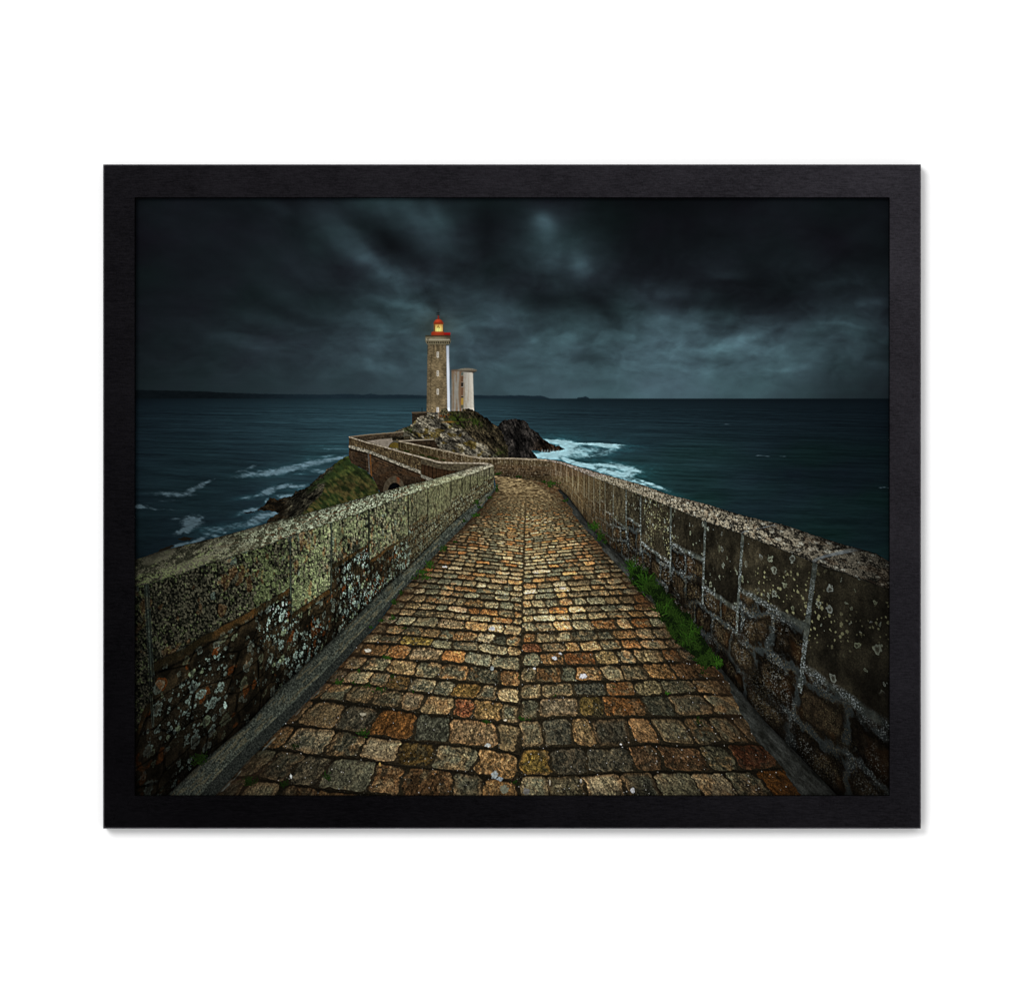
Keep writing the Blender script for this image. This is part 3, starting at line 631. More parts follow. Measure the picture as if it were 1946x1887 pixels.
for cx, cy, colr in [(735,1374,(196,112,38)),(868,1350,(140,66,38)),(882,1318,(160,120,50)),(794,1214,(158,122,44)),(800,1244,(206,174,134)),(1128,1320,(146,78,38)),(1010,1228,(150,78,48)),(1106,1254,(150,82,36)),
        (1130,1346,(148,116,50)),(1014,1436,(158,122,42)),(1465,1492,(196,100,18)),(1434,1434,(110,50,26)),(1226,1440,(158,110,72)),(1210,1386,(160,112,66)),(1065,1345,(184,158,124)),(1220,1308,(176,152,104)),
        (996,1172,(196,168,118)),(1270,1262,(170,114,58)),(820,1432,(138,100,42)),(1160,1256,(164,128,76)),(870,1154,(190,146,106)),(770,1290,(134,98,48)),(856,1388,(140,120,96)),(790,1398,(120,118,98)),(935,1394,(158,122,84)),
        (1150,1390,(92,88,74)),(1160,1440,(88,82,68)),(1040,1390,(104,100,84)),(1090,1440,(106,96,78)),(1240,1348,(96,94,76)),(925,1350,(142,108,58)),(905,1475,(112,110,90)),(1310,1440,(160,104,62)),(1120,1310,(100,98,84)),(668,1390,(108,100,82)),(760,1340,(150,128,98))]:
    j, i = at(cx, cy); q = (row == row[j, i]) & (k == k[j, i]) & (side == side[j, i]); cc_ = C(*colr); cc_ = (cc_ * .86 + cc_.mean() * .14) * .80; base = np.where(q[..., None], cc_, base); marked.append(q)
MK = np.any(marked, 0)
base2 = pal[(cellr(22) * 13.99).astype(int)]
lx = lat * 60; ly = rowc * 5.0
t1 = fbm(lx * .55 + cellr(23) * 50, ly * .55, 4, 6); t2 = fbm(lx * 2.6, ly * 2.6, 3, 11); t3 = gn(x, y, 1)
col = mix(base, base2, sm(.50, .66, t1) * .55 * (1 - .8 * MK))
rust = sm(.52, .68, fbm(lat * 6 + 4, np.log(Z) * 5, 3, 12)) * sm(.35, .6, t1)
col = mix(col, C(150,96,58), rust * .50 * (.25 + .75 * sm(.15, .6, al)) * (1 - MK))
v1 = 1 - np.abs(2 * fbm(lx * .9 + 30 * cellr(24), ly * .9, 3, 15) - 1)
veins = sm(.80, .97, v1) * sm(.2, .7, cellr(25)); v2 = 1 - np.abs(2 * fbm(lx * 1.5 + 11 * cellr(5) + 2 * t1, ly * 1.3 + 2 * t2, 4, 10) - 1); groove = sm(.84, .95, v2) * near
blot = sm(.58, .66, fbm(lx * .8 + 9, ly * .9 + 7 * cellr(2), 3, 18)) * sm(.3, .7, cellr(26))
col = mix(col, C(56,56,48), .60 * blot * near)
rim = sm(4.5 + 9 * dn, .5, dist) * near * sm(.35, .65, cellr(12) * .6 + .4 * t1); col = mix(col, C(158,104,60), .42 * rim); col = mix(col, C(196,160,118), .38 * veins * near * (1 - MK * .5)); col = mix(col, col * .36, .62 * groove)
spk = sm(.55, .85, gn(x, y, 2)) * near; spk2 = sm(.60, .9, gn(x, y, 3)) * near
mm = sm(.42, .60, fbm(lx * 1.7 + 8 * cellr(7), ly * 1.6, 4, 8)) * near
col = mix(col, col * C(.50, .52, .50), .62 * mm * sm(.15, .5, cellr(8)))
tf_ = fbm(x / 2.3 + 5 * cellr(3), y / 1.9, 3, 7); col = col * (1 + .8 * (tf_ - .5) * near)[..., None]; col = col * (.44 + .72 * t2 + .38 * t1)[..., None] * (1 - .26 * spk)[..., None] * (1 + .18 * spk2)[..., None] * (.80 + .38 * cellr(27))[..., None]
# relief of each worn stone
hgt = np.clip(dist, 0, R_ + 6) / (R_ + 6); hgt = np.sqrt(hgt) * (3 + 5.5 * near) + (t1 * 7 + t2 * 3.4) * near
hgt = hgt * stone + (1 - stone) * (-.5 + 1.2 * t2)
sh = relief(hgt.astype(F32), -.25, 1.)
sh = np.clip(1 + .22 * np.clip(-sh, -3.6, 2.4), .22, 1.45)
col = col * (.42 + .58 * sh)[..., None]
sand = mix(C(40,34,24), C(82,68,48), t2) * (.55 + .5 * t3)[..., None]
grit = .8 * sm(.88, .97, gn(x, y, 4)) * sm(.45, .6, fbm(x / 16, y / 12, 2, 14)) * near
sand = mix(sand, C(176,170,160), grit * .85)
shadow = sm(.55, 1.0, fr) * 0 + sm(0, -5 * near - .8, dist)                        # dark at the foot of the stones
sand = sand * (1 - (.15 + .5 * t2) * sm(-.30, .0, np.where(fr > .5, 1 - fr, 9) * -1 + .10))[..., None]
c = mix(sand, col, stone)
# rows lie with a dark lower edge
c = c * (1 - .40 * (1 - sm(.02, .20, fr)) * (.5 + t1) * sm(18, 80, D) * np.interp(D, [20, 120, 300, 640], [1, 1, .55, .3]))[..., None]
c = c * (1 + .26 * sm(.35, .85, fr) * (1 - near * .8) * sm(.97, .85, fr))[..., None]
c = mix(c, C(40,34,24), (.62 - .3 * near) * (1 - sm(.4, 1.2, np.abs(x - cl_) - .2 * near)) * sm(60, 75, D) * (.6 + .4 * t3))
# illumination of the printed picture on the path
il = np.interp(y, [900,925,960,1020,1100,1180,1260,1340,1420,1511], [1.32,1.42,1.44,1.42,1.34,1.25,1.13,1.00,.90,.78])
il = il * (1 - .46 * sm(.36, .98, al) * np.interp(y, [900,960,1100,1500], [.55,.8,.95,.9]))
il = il * (1 + .32 * (fbm(lat * 3.2, np.log(Z) * 5, 3, 3) - .5)) * (1 - .12 * gb(lat, lat * 0, .48, 0, .1, 1) - .12 * gb(lat, lat * 0, -.46, 0, .1, 1))
warm = mix(C(1.01,.995,.92), C(.985,.995,.94), sm(960, 1220, y))
c = mix(c.mean(-1, keepdims=True) * C(1.04, 1.0, .90), c, .80); c = c * il[..., None] * warm
far_ = sm(75, 35, D)
fs_ = fbm((x + .5 * (y - 900)) / 5, y / 1.15, 4, 4); c = mix(c, mix(C(60,46,28), C(196,172,126), np.clip(1.9 * (fs_ - .26), 0, 1)) * (1 - .35 * sm(.5, 1, al))[..., None], sm(110, 45, D) * .80)
dirt = sm(.78, 1.02, al / np.where(lat > 0, .90, .93)) * sm(.35, .65, fbm(lat * 9, rowc * .7, 3, 9))
c = mix(c, C(78,54,34) * (.5 + .9 * t2[..., None]) * il[..., None] * 1.1, dirt * .6)
m = sm(-.5, .8, x - kl) * sm(-.6, .8, y - top_) * (x < kr + 90)
put(sl, m, c, 'cobbled_path')
# single stones one can recognise, and litter
def tint(cx, cy, rx, ry, colr, a=.8, an=0):
    s2 = box([(cx - rx, cy - ry), (cx + rx, cy + ry)], 3); X = xx[s2]; Y = yy[s2]
    kk = (gb(X, Y, cx, cy, rx * .62, ry * .62, an)) ** .5
    lum = IMG[s2].mean(-1, keepdims=True); ref = 84.
    IMG[s2] = mix(IMG[s2], np.clip(C(*colr) * (lum / ref) ** .9, 0, 235), sm(.35, .7, kk) * a)
# concrete gutter on the right
WBX = ([1034,1057,1080,1116,1146,1198,1370,1458,1511,1595,1690,1760], [917,923,944,992,1026,1077,1269,1375,1428,1515,1619,1700])
wb = np.interp(x, *WBX)
f = .6 * fbm(x / 6 - y / 6, y / 22 + x / 22, 4, 6) + .4 * fbm(x / 20, y / 26, 3, 8); fs = gn(x, y, 3)
edge = kr + 9 * (fbm(y / 9, y * 0, 3, 8) - .5) + 10 * (fbm(y / 26, y * 0, 2, 3) - .5)
gm = sm(-1, 1.2, x - edge) * (y > 930)
gc = mix(C(36,37,32), C(108,112,106), np.clip(1.7 * (f - .22), 0, 1)) * (.72 + .4 * fs)[..., None] * np.interp(y, [930,1050,1270,1340,1511], [.78,.86,.72,.66,.58])[..., None]
gc = gc * (1 - .55 * sm(-16, -2, y - wb - 0) * 1)[..., None] if False else gc * (1 - .6 * np.exp(-np.maximum((y - wb), 0) / 10))[..., None]
put(sl, gm * (y > wb - 2) * (x > 1040), gc, 'kerb')

# ------------------------------------------------------------------ right parapet
RT = ([1017,1040,1057,1068,1130,1190,1243,1290,1341,1408,1500,1549,1606,1690,1760], [874.5,876.5,879.5,882,908,930.6,950.5,970,991,1014.5,1050,1070,1090,1121,1148])
RO = ([1017,1040,1054,1068,1144,1225,1270,1350,1382,1429,1488,1543,1600,1664,1692,1760], [871.6,873,875,877.6,900,922.6,939.6,960,971,984,997,1015.6,1034,1051,1069,1090])
sl = (slice(868 - Y0, PH), slice(1034 - X0, PW)); x = xx[sl]; y = yy[sl]
lean = .125 * np.clip((x - 1250) / 295, 0, 1.5) * (y - np.interp(x, *RT))
xs = x + lean
rt = np.interp(x, *RT); wb = np.interp(x, *WBX)
hh = np.maximum(wb - rt, 20); hs = np.maximum(np.interp(xs, *WBX) - np.interp(xs, *RT), 20)
tx_, lut = np.linspace(1034, 1800, 767), None
hx = np.maximum(np.interp(tx_, *WBX) - np.interp(tx_, *RT), 20)
U = (825. / np.interp(xs, tx_, np.convolve(np.pad(hx, 20, 'edge'), np.ones(41) / 41, 'valid'))).astype(F32)
v = (y - rt) / hh
Vm = v * 1.1
pxm = hh / 1.1                                    # px per metre
gx_, gy_ = U, Vm
f1_ = fbm(U * 9, Vm * 9, 4, 3); f2_ = fbm(U * 34, Vm * 34, 4, 7); f3_ = gn(x, y, 5)
det = sm(60, 200, hh)
# course heights per block
joints = np.array([1034,1046,1056,1066,1077,1088,1099,1110,1119,1128.5,1140,1150,1165.5,1190,1217.3,1275,1340.6,1411.5,1549,1760], F32)
vend = np.array([.42,.36,.45,.38,.46,.36,.44,.38,.46,.40,.33,.46,.50,.36,.62,.51,.55,.42,.50,.5], F32)
ji = np.clip(np.searchsorted(joints, xs) - 1, 0, len(joints) - 2)
dj = np.minimum(xs - joints[ji], joints[ji + 1] - xs)
ve = vend[ji] + .03 * (fbm(xs / 30, y * 0, 2, 9) - .5)
ve = np.where(ji == 17, np.interp(x, [1411, 1535], [.335, .31]), ve); ve = np.where(ji == 16, np.interp(x, [1341, 1410], [.50, .475]), ve)
ve = np.where(ji == 15, np.interp(x, [1275,1340], [.33,.28]), ve); ve = np.where(ji == 14, np.interp(x, [1217,1275], [.55,.52]), ve)
ve = np.where(ji == 18, np.interp(x, [1540,1690], [.52,.50]), ve)
jw = np.interp(x, [1040,1130,1275,1410,1550,1690], [.4,.5,1.3,2.5,4.6,6]) * (.75 + .5 * fbm(y / 12, x / 40, 2, 6))
topb = sm(.010, -.010, v - ve + .012 * (f1_ - .5))
stonec = mix(C(30,27,20), C(70,65,50), np.clip(.1 + 1.1 * (f1_ - .25) + .5 * (f2_ - .5), 0, 1)) * (.72 + .5 * f3_)[..., None]
stonec = stonec * (.78 + .44 * h2(ji, ji * 0, 3))[..., None] * (.8 + .4 * sm(.3, .7, fbm(x / 26, y / 34, 3, 6)))[..., None]; stonec = stonec * (1 + .16 * np.clip(relief(5 * f1_ + 3 * f2_, -1, -1), -2, 2))[..., None]
sp, rg, ri = spots(U * 13, Vm * 13, .60, .05, .34, 3, 1.0)
sp2, rg2, ri2 = spots(U * 40, Vm * 40, .45, .10, .42, 8, 1.0)
lich = mix(C(150,158,126), C(168,176,168), ri)
stonec = mix(stonec, lich * (.62 + .5 * f2_[..., None]), sp * (.25 + .65 * rg) * sm(.40, .50, fbm(U * 3 + 2, Vm * 3, 2, 15)) * (.4 + .6 * det))
stonec = mix(stonec, C(158,158,118), sp2 * .75 * np.clip(sm(.48, .62, fbm(U * 2, Vm * 2, 2, 18)) + .9 * gb(x, y, 1250, 985, 18, 26) + .4 * gb(x, y, 1190, 965, 18, 26), 0, 1))
# rubble below
rx_ = U * 5.6 + .9 * (fbm(U * 5, Vm * 5, 2, 3) - .5); ry_ = Vm * 7.6 + .9 * (fbm(U * 5 + 9, Vm * 5, 2, 6) - .5) - U * 1.0
rx_ = U * 2.6 + .9 * (fbm(U * 5, Vm * 5, 3, 3) - .5); ry_ = Vm * 5.4 + 1.1 * (fbm(U * 5 + 9, Vm * 5, 3, 6) - .5) - U * .5; ry_ = (Vm - .10 * U) * 4.4 + .9 * (fbm(U * 2.6, Vm * 2.6, 3, 6) - .5); rw_ = np.floor(ry_); cu_ = U * 2.3 * (1 + .25 * h2(rw_, rw_ * 0, 8)) + 5 * h2(rw_, rw_ * 0, 9) + .35 * (fbm(U * 3, Vm * 6, 3, 3) - .5); kc_ = np.floor(cu_); cid = (kc_ + 37 * rw_).astype(np.int64); fe_ = np.minimum((ry_ % 1) * .9, (1 - ry_ % 1) * .9); fc2 = np.minimum(cu_ % 1, 1 - cu_ % 1) * 1.6; a1 = 0; a2 = fe_ * fc2 / np.sqrt(fe_ ** 2 + fc2 ** 2 + 1e-6) * 1.15
mort = sm(.17, .03, (a2 - a1) + .30 * (f2_ - .5)) * sm(.20, .50, fbm(U * 3 + 5, Vm * 3, 3, 4))
rub = mix(C(20,16,11), C(74,62,44), np.clip(.12 + .6 * h2(cid, cid * 0, 3) + 1.2 * (f2_ - .52), 0, 1)) * (.6 + .65 * f3_)[..., None]
rub = mix(rub, C(70,42,20), .4 * sm(.56, .72, fbm(U * 7, Vm * 7 + 3, 3, 20)))
frost = sm(.60, .86, gn(x, y, 1)) * sm(.38, .62, fbm(U * 6, Vm * 6, 3, 9))
mcol = mix(C(38,44,44), C(84,92,90), f2_) * (.75 + .3 * f3_)[..., None]
mcol = mix(mcol, C(172,184,186), frost * .75 * np.interp(v, [0,.3,.75,1], [.5,1,.55,.25]))
rub = mix(rub, mcol, mort * .92)
rub = mix(rub, C(164,170,164), frost * .52); rub = mix(rub, C(120,108,78), .5 * sm(.60, .8, gn(x, y, 2)) * sm(.4, .6, f1_))
dd = sm(.26, .14, a2 - a1) * (1 - mort)
rub = rub * (1 - .5 * dd)[..., None]
c = mix(rub, stonec, topb)
# mortar lines: vertical joints and the bed joint under the top course
vj = sm(jw + .8, jw - .6, dj + 2.0 * (f1_ - .5)) * (v < np.maximum(ve, .5) + .16)
bj = sm(.032, .006, np.abs(v - ve - .018 + .02 * (f1_ - .5))) * (1 - .4 * sm(1150, 1100, x))
mj = np.clip(np.maximum(vj, bj * .92), 0, 1)
mc = mix(C(44,50,46), C(104,110,100), np.clip(1.6 * (f2_ - .2), 0, 1)); fr2 = sm(.46, .80, gn(x, y, 1)); mc = mix(mc, C(176,188,188), fr2 * np.interp(v, [0,.12,.35], [.25,.65,.95]) * sm(.3, .5, f1_))
mc = mc * (.8 + .3 * f3_)[..., None]
c = mix(c, mc, mj * np.interp(x, [1040,1120,1200,1400], [.5,.6,.8,.85]))
c = c * (1 - .55 * sm(0, -1, v) )[..., None]
# far part: small courses, brownish, pale joints
rr_ = np.floor(v * 6.2); kq = np.floor(U * 7 + h2(rr_, rr_ * 0, 4) * 3)
fc_ = mix(C(56,44,28), C(122,104,72), np.clip(.1 + .55 * h2(kq, rr_, 5) + 1.0 * (f2_ - .45), 0, 1))
ed = np.minimum(((v * 6.2) % 1) / 6.2 * hh, ((U * 7 + h2(rr_, rr_ * 0, 4) * 3) % 1) / 7 * hh)
fc_ = mix(fc_, C(142,132,104), sm(1.5, .3, ed) * .42 * (v > .3)); fc_ = mix(fc_, C(150,142,112), sm(1.0, .2, dj) * .5 * (v < .55))
c = mix(c, fc_, sm(1200, 1090, x) * .85)
ilr = np.interp(x, [1040,1120,1200,1300,1400,1500,1600,1690], [1.12,1.05,.98,.92,.86,.78,.66,.56]) * (1.05 - .28 * sm(.5, 1.05, v))
ilr = ilr * (1 - .45 * sm(.93, 1.0, v))
c = c * ilr[..., None] * (.86 + .28 * fbm(U * 1.3, Vm * 1.3, 2, 5))[..., None]
m = sm(-.6, .6, y - rt) * sm(.8, -.8, y - wb + 1.5 * (f2_ - .5)) * sm(1040, 1056, x)
put(sl, m, c, 'parapet_wall')
# coping seen from above
ro = np.interp(x, *RO)
s_ = np.clip((y - ro) / np.maximum(rt - ro, 2), 0, 1)
def capcol(x, y, s_, Uc, near_, seed, pale, dark, lichen, curve):
    cx = Uc + curve * (s_ - .5)
    a = .6 * fbm(cx * 44, s_ * 6.5, 4, seed) + .4 * fbm(x / 3.2 - y / 6, y / 1.9, 3, seed + 8); b = .5 * fbm(cx * 110, s_ * 17, 3, seed + 3) + .5 * gn(x, y, seed); d_ = gn(x, y, seed + 1)
    sp, rg, ri = spots(cx * 30, s_ * 5.5, .6, .10, .44, seed + 2, .8)
    t = np.clip(.5 + 2.0 * (a - .5) + 1.5 * (b - .5), 0, 1)
    c = mix(dark, pale, sm(.25, .8, t))
    c = mix(c, lichen, sp * .75 * sm(.3, .6, a))
    c = mix(c, C(20,19,16), sm(.60, .72, b) * .6 * near_)
    return c * (.62 + .45 * d_ + .3 * (b - .3))[..., None]
near_ = sm(1080, 1400, x)
Uo = U * .55
cc = capcol(x, y, s_, Uo, near_, 4, mix(C(150,142,122), C(112,106,92), sm(1420, 1600, x)), mix(C(96,88,68), C(34,32,28), near_), C(176,176,162), -.05)
cc = mix(cc, C(110,78,52), .16 * sm(.60, .72, fbm(Uo * 24, s_ * 5, 3, 17)) * near_)
for jx0, ww in ((1412, 1.0), (1549, 3.4)):
    rx0 = jx0 + (1 - s_) ** 1.4 * (rt - ro) * 1.45 + 3 * np.sin(s_ * 5)
    cc = mix(cc, mix(C(70,76,78), C(140,148,150), f2_), (.35 + .65 * sm(.35, .6, f1_)) * sm(ww + .8, ww - .5, np.abs(x - rx0) * np.interp(s_, [0, .5, 1], [.45, .7, 1.1])) * np.interp(s_, [0,.25,1], [.3,.9,1]) * .85)
cc = cc * np.interp(s_, [0,.06,.25,.7,.93,1], [.5,.78,1.0,1.08,1.05,.6])[..., None] * np.interp(x, [1040,1100,1300,1450,1600,1690], [1.06,1.05,1.10,1.04,.82,.58])[..., None]
m = sm(-.7, .7, y - ro + np.interp(x, [1100, 1500], [0, 2.2]) * (fbm(x / 6, x * 0, 3, 5) - .5)) * sm(.8, -.8, y - rt + 1.6 * near_ * (f2_ - .5)) * (x > 1040)
put(sl, m, cc, 'parapet_wall')

# ------------------------------------------------------------------ left parapet and its kerb
LT = ([180,255,287,324,354,380,416,461,509,564,610,692,766,813,878,935,940], [1135,1115,1109,1097,1088,1077,1066,1051,1036,1014.5,1000,972,944.5,928,908,887,885.5])
LO = ([180,255,274,302,337,380,426,472,509,564,610,692,766,822,874,894,919,932,938], [1084,1063,1058.4,1048,1039,1029,1017.5,1005,993.5,980,968,944.4,924,911,895.5,889,883.5,881,884])
LB = ([180,255,320,370,416,472,527,610,652,689,729,778,822,859,903,938,944], [1650,1570,1508.6,1460.5,1419.8,1373.5,1312.5,1235,1196,1159,1118,1075.7,1031,994,955.5,926.8,921])
sl = (slice(876 - Y0, PH), slice(0, 946 - X0)); x = xx[sl]; y = yy[sl]
# kerb: flat top, then its face
KB = ([180,320,380,416,481,564,610,680,729,778,822,868,914,942,946], [1700,1566,1510,1470,1405,1329,1283,1208,1155,1101.6,1048,1001.7,961,927.7,922])
KF = ([180,326,411,474,548,612,700,760,819,880,918,943,946], [1740,1600,1509,1442,1368,1303,1205,1127,1063,1001,961,929,925])
kb = np.interp(x, *KB); lb = np.interp(x, *LB); kf = np.interp(x, *KF)
f = fbm(x / 2 + y / 9, y / 2 - x / 9, 4, 3); fl = fbm((x + y) / 5, (x - y) / 26, 3, 8); f3k = gn(x, y, 4)
kt = mix(C(46,50,44), C(116,120,106), np.clip(1.5 * (f - .25) + .7 * (fl - .5), 0, 1)) * (.72 + .45 * f3k)[..., None]
kt = mix(kt, C(112,94,62), .35 * sm(.5, .7, fl))
kt = kt * C(.84, .86, .86); kt = kt * np.interp(x, [300,420,560,700,800,940], [.86,.90,.84,.92,1.02,1.05])[..., None]
q_ = (y - lb) / np.maximum(kb - lb, 1)
kt = kt * np.interp(q_, [0,.08,.2,.85,.95,1], [.35,.7,1,1.05,1.18,1.1])[..., None]
kfc = mix(C(24,27,25), C(58,62,56), np.clip(1.6 * (f - .25), 0, 1)) * (.8 + .3 * f3k)[..., None] * np.interp(x, [400,600,760,940], [.95,.9,1.15,1.6])[..., None]
kc = mix(kt, kfc, sm(-1, 1, y - kb + 1.5 * (f - .5)))
kfe = kf + 3.5 * (fbm(x / 8, y / 8, 2, 2) - .5)
put(sl, sm(-1, 0, y - lb) * sm(1., -1., y - kfe), kc, 'kerb')
put(sl, np.exp(-np.abs(y - kf - 3) / 3.) * .55 * (y > kf - 2), C(18,14,9))
put(sl, np.exp(-((y - kf - 7) / 4.) ** 2) * .5 * sm(.5, .62, fbm((x + y) / 8, (x - y) / 40, 3, 12)) * (x > 380) * (x < 640), C(120,132,128))

lt = np.interp(x, *LT); hh = np.maximum(lb - lt, 14)
lean = -.055 * np.clip((600 - x) / 300, 0, 1.2) * (y - lt); xs = x + lean
tx_ = np.linspace(180, 946, 767); hx = np.maximum(np.interp(tx_, *LB) - np.interp(tx_, *LT), 14)
hx = np.convolve(np.pad(hx, 20, 'edge'), np.ones(41) / 41, 'valid')
U = (825. / np.interp(xs, tx_, hx)).astype(F32); v = (y - lt) / hh; Vm = v * 1.1
f1_ = fbm(U * 9, Vm * 9, 4, 3); f2_ = fbm(U * 34, Vm * 34, 4, 7); f3_ = gn(x, y, 5)
fv = fbm(x / 1.8, y / 3.6, 3, 9)
joints = np.array([150,278,551.5,629.6,701,776,813,857,878,894,908,920,930,940,960], F32)
vend = np.array([.62,.355,.55,.355,.545,.42,.56,.42,.55,.40,.52,.42,.5,.5,.5], F32)
ji = np.clip(np.searchsorted(joints, xs) - 1, 0, len(joints) - 2); dj = np.minimum(xs - joints[ji], joints[ji + 1] - xs)
ve = vend[ji] + .02 * (fbm(xs / 30, y * 0, 2, 9) - .5)
ve = np.where(ji == 0, .62 - .1 * sm(255, 280, x), ve)
topb = sm(.010, -.010, v - ve)
q1 = fbm(x / 3.0, y / 3.4 , 3, 6); q2 = fbm(x / 4.2 + 7, y / 5.2, 4, 12); q3 = fbm(U * 2.8 + 1, Vm * 2.8, 4, 9); fr_ = sm(480, 660, x)
qv = fbm(x / 2.0, y / 7.5, 3, 16); q1 = q1 * (1 - .55 * fr_) + qv * .55 * fr_
bs = mix(C(17,17,14), C(88,82,68), sm(.34, .70, q1 * .8 + .2 * f3_)) * (.85 + .35 * fr_)[..., None]
bs = mix(bs, C(12,13,10), .6 * sm(.54, .64, fbm(x / 7, y / 10, 4, 13)))
sp, rg, ri = spots(U * 26, Vm * 26, .8, .15, .52, 5, 1.)
gcol = mix(mix(C(62,68,42), C(106,110,78), q1), mix(C(78,80,58), C(122,123,94), q1), fr_) * (.66 + .6 * f3_)[..., None]
gm_ = sm(.55, .66, q2 + .70 * (q3 - .53) + .03 * fr_) * .72 + .6 * sp * sm(.50, .60, q3)
bs = mix(bs, gcol, np.clip(gm_, 0, .9))
gs, gr2, gi = spots(U * 7, Vm * 7, .22, .1, .34, 15, 1.); bs = mix(bs, C(88,98,94) * (.6 + .6 * f3_[..., None]), gs * .5)
bs = mix(bs, C(104,62,34), .35 * sm(.66, .74, fbm(U * 14 + 7, Vm * 14, 3, 19)))
bs = bs * (.72 + .48 * f3_)[..., None] * (.90 + .16 * h2(ji, ji * 0, 5))[..., None] * (.66 + .68 * fbm(x / 16, y / 20, 3, 9))[..., None]
lo = mix(C(16,13,9), C(64,50,34), np.clip(.05 + 1.2 * (f1_ - .35) + .9 * (f2_ - .45), 0, 1)) * (.66 + .55 * f3_)[..., None]
patch = sm(.38, .54, fbm(U * 2.6 + 3, Vm * 3.4, 3, 2))
sp, rg, ri = spots(U * 13, Vm * 13, .80, .14, .50, 12, 1.2)
sp2, rg2, ri2 = spots(U * 34 + 5, Vm * 34, .55, .12, .5, 20, 1.1)
wl = np.clip(sp * (.45 + .55 * rg) * (.45 + .55 * patch) + sp2 * .7 * patch + .12 * patch * sm(.60, .76, f3_), 0, 1) * sm(.26, .44, f2_ * .6 + .4 * f3_)
wcol = mix(C(118,132,126), C(176,190,184), f3_); wcol = mix(wcol, C(140,146,100), .55 * (ri > .75))
rust = sm(.69, .75, fbm(U * 11 + 1, Vm * 11 + 4, 3, 21))
lo = mix(lo, C(100,48,18) * (.5 + .8 * f3_[..., None]), rust * .6)
lo = mix(lo, wcol * (.74 + .2 * sm(400, 600, x))[..., None] * (.7 + .6 * fbm(x / 2, y / 2, 2, 9))[..., None], np.clip(wl * 1.1, 0, 1) * .9)
a1, a2, cid = worley(U * 4.2, Vm * 8 - U * .3, 41, .7)
lo = lo * (1 - .5 * sm(.10, .03, a2 - a1))[..., None] * (.85 + .3 * h2(cid, cid * 0, 3))[..., None]
c = mix(lo, bs, topb)
led = sm(.0, .008, v - ve) * sm(.055, .03, v - ve)
c = mix(c, mix(C(30,24,14), C(62,42,22), sm(.4, .65, f1_)) * (.6 + .7 * f3_[..., None]), led * .85)
c = c * (1 - .5 * sm(.012, 0, np.abs(v - ve - .06)))[..., None]
jw = np.interp(x, [255,285,552,700,800,900], [5.5,5,2.2,1.6,.9,.5])
vj = sm(jw + .8, jw - .5, dj + 1.6 * (f1_ - .5)) * (v < np.maximum(ve, .38) + .12)
c = mix(c, mix(C(46,56,54), C(92,102,96), f2_) * (.7 + .4 * f3_[..., None]), vj * .55 * sm(.2, .5, f1_))
c = mix(c, C(14,13,10), sm(1.6, .2, np.abs(dj - jw * .6 + 1.2 * (q1 - .5))) * .8 * (v < ve + .1) * (x > 270)); c = mix(c, C(12,11,9), sm(1.1, .1, np.abs(y - lt - hh * ve - 1)) * .5)
far_ = sm(690, 860, x)
fcs = mix(C(62,57,42), C(116,110,84), np.clip(1.7 * (fv - .22), 0, 1)); fcs = mix(fcs, C(34,30,21), sm(.55, .7, fbm(x / 1.6, y / 6, 3, 2)) * .45)
fcl = mix(C(44,34,22), C(122,112,88), np.clip(1.8 * (fv - .30), 0, 1)); fcl = mix(fcl, C(160,162,146), sm(.62, .75, fbm(x / 1.3, y / 2, 3, 6)) * .6)
rr_ = (v * 7.5) % 1; fcl = fcl * (1 - .42 * sm(.2, .05, np.minimum(rr_, 1 - rr_)))[..., None]
fc_ = mix(fcl, fcs, sm(.02, -.02, v - ve)); fc_ = fc_ * (1 - .4 * sm(1., .3, dj) * (v < ve))[..., None]
c = mix(c, fc_, far_ * .8)
il = np.interp(x, [255,300,420,520,600,700,800,940], [.62,.80,1.0,1.1,1.16,1.16,1.14,1.08]) * (1.06 - .34 * sm(.45, 1., v) * sm(900, 500, x)) * (1 - .16 * sm(.5, 1., v) * sm(850, 1500, y))
il = il * (1 - .45 * sm(.95, 1., v))
c = c * il[..., None]
m = sm(-.6, .6, y - lt) * sm(.8, -.8, y - lb) * sm(939.5, 938, x)
put(sl, m, c, 'parapet_wall')
lo_ = np.interp(x, *LO); s_ = np.clip((y - lo_) / np.maximum(lt - lo_, 2), 0, 1); near_ = sm(760, 450, x)
fl = sm(350, 560, x)
cc = capcol(x, y, s_, U * .5, near_, 9, mix(C(114,106,90), C(160,160,140), fl), mix(C(52,50,40), C(66,62,48), fl), mix(C(128,132,92), C(190,188,170), fl), .06)
cc = mix(cc, C(106,98,84) * (.75 + .4 * f2_[..., None]), .65 * sm(.52, .60, fbm(U * 4.5 + 3, s_ * 2.2, 3, 3)) * sm(560, 440, x) * sm(.95, .8, s_))
cc = mix(cc, C(132,138,94), .6 * sm(.5, .62, fbm(x / 3, y / 2.6, 3, 11)) * sm(.5, .8, s_) * sm(520, 300, x))
cc = mix(cc, C(92,58,40), .5 * sm(.6, .72, fbm((x + 2 * y) / 6, y / 3, 3, 14)) * fl)
cc = mix(cc, mix(C(92,86,66), C(178,170,142), sm(.3, .7, fbm((x - y) / 3, y / 2, 3, 2))), sm(740, 860, x) * .7)
cc = cc * np.interp(s_, [0,.08,.3,.75,.93,1], [.5,.78,.98,1.08,1.05,.62])[..., None] * np.interp(x, [255,330,500,700,900], [.62,.82,1.,1.06,1.1])[..., None]
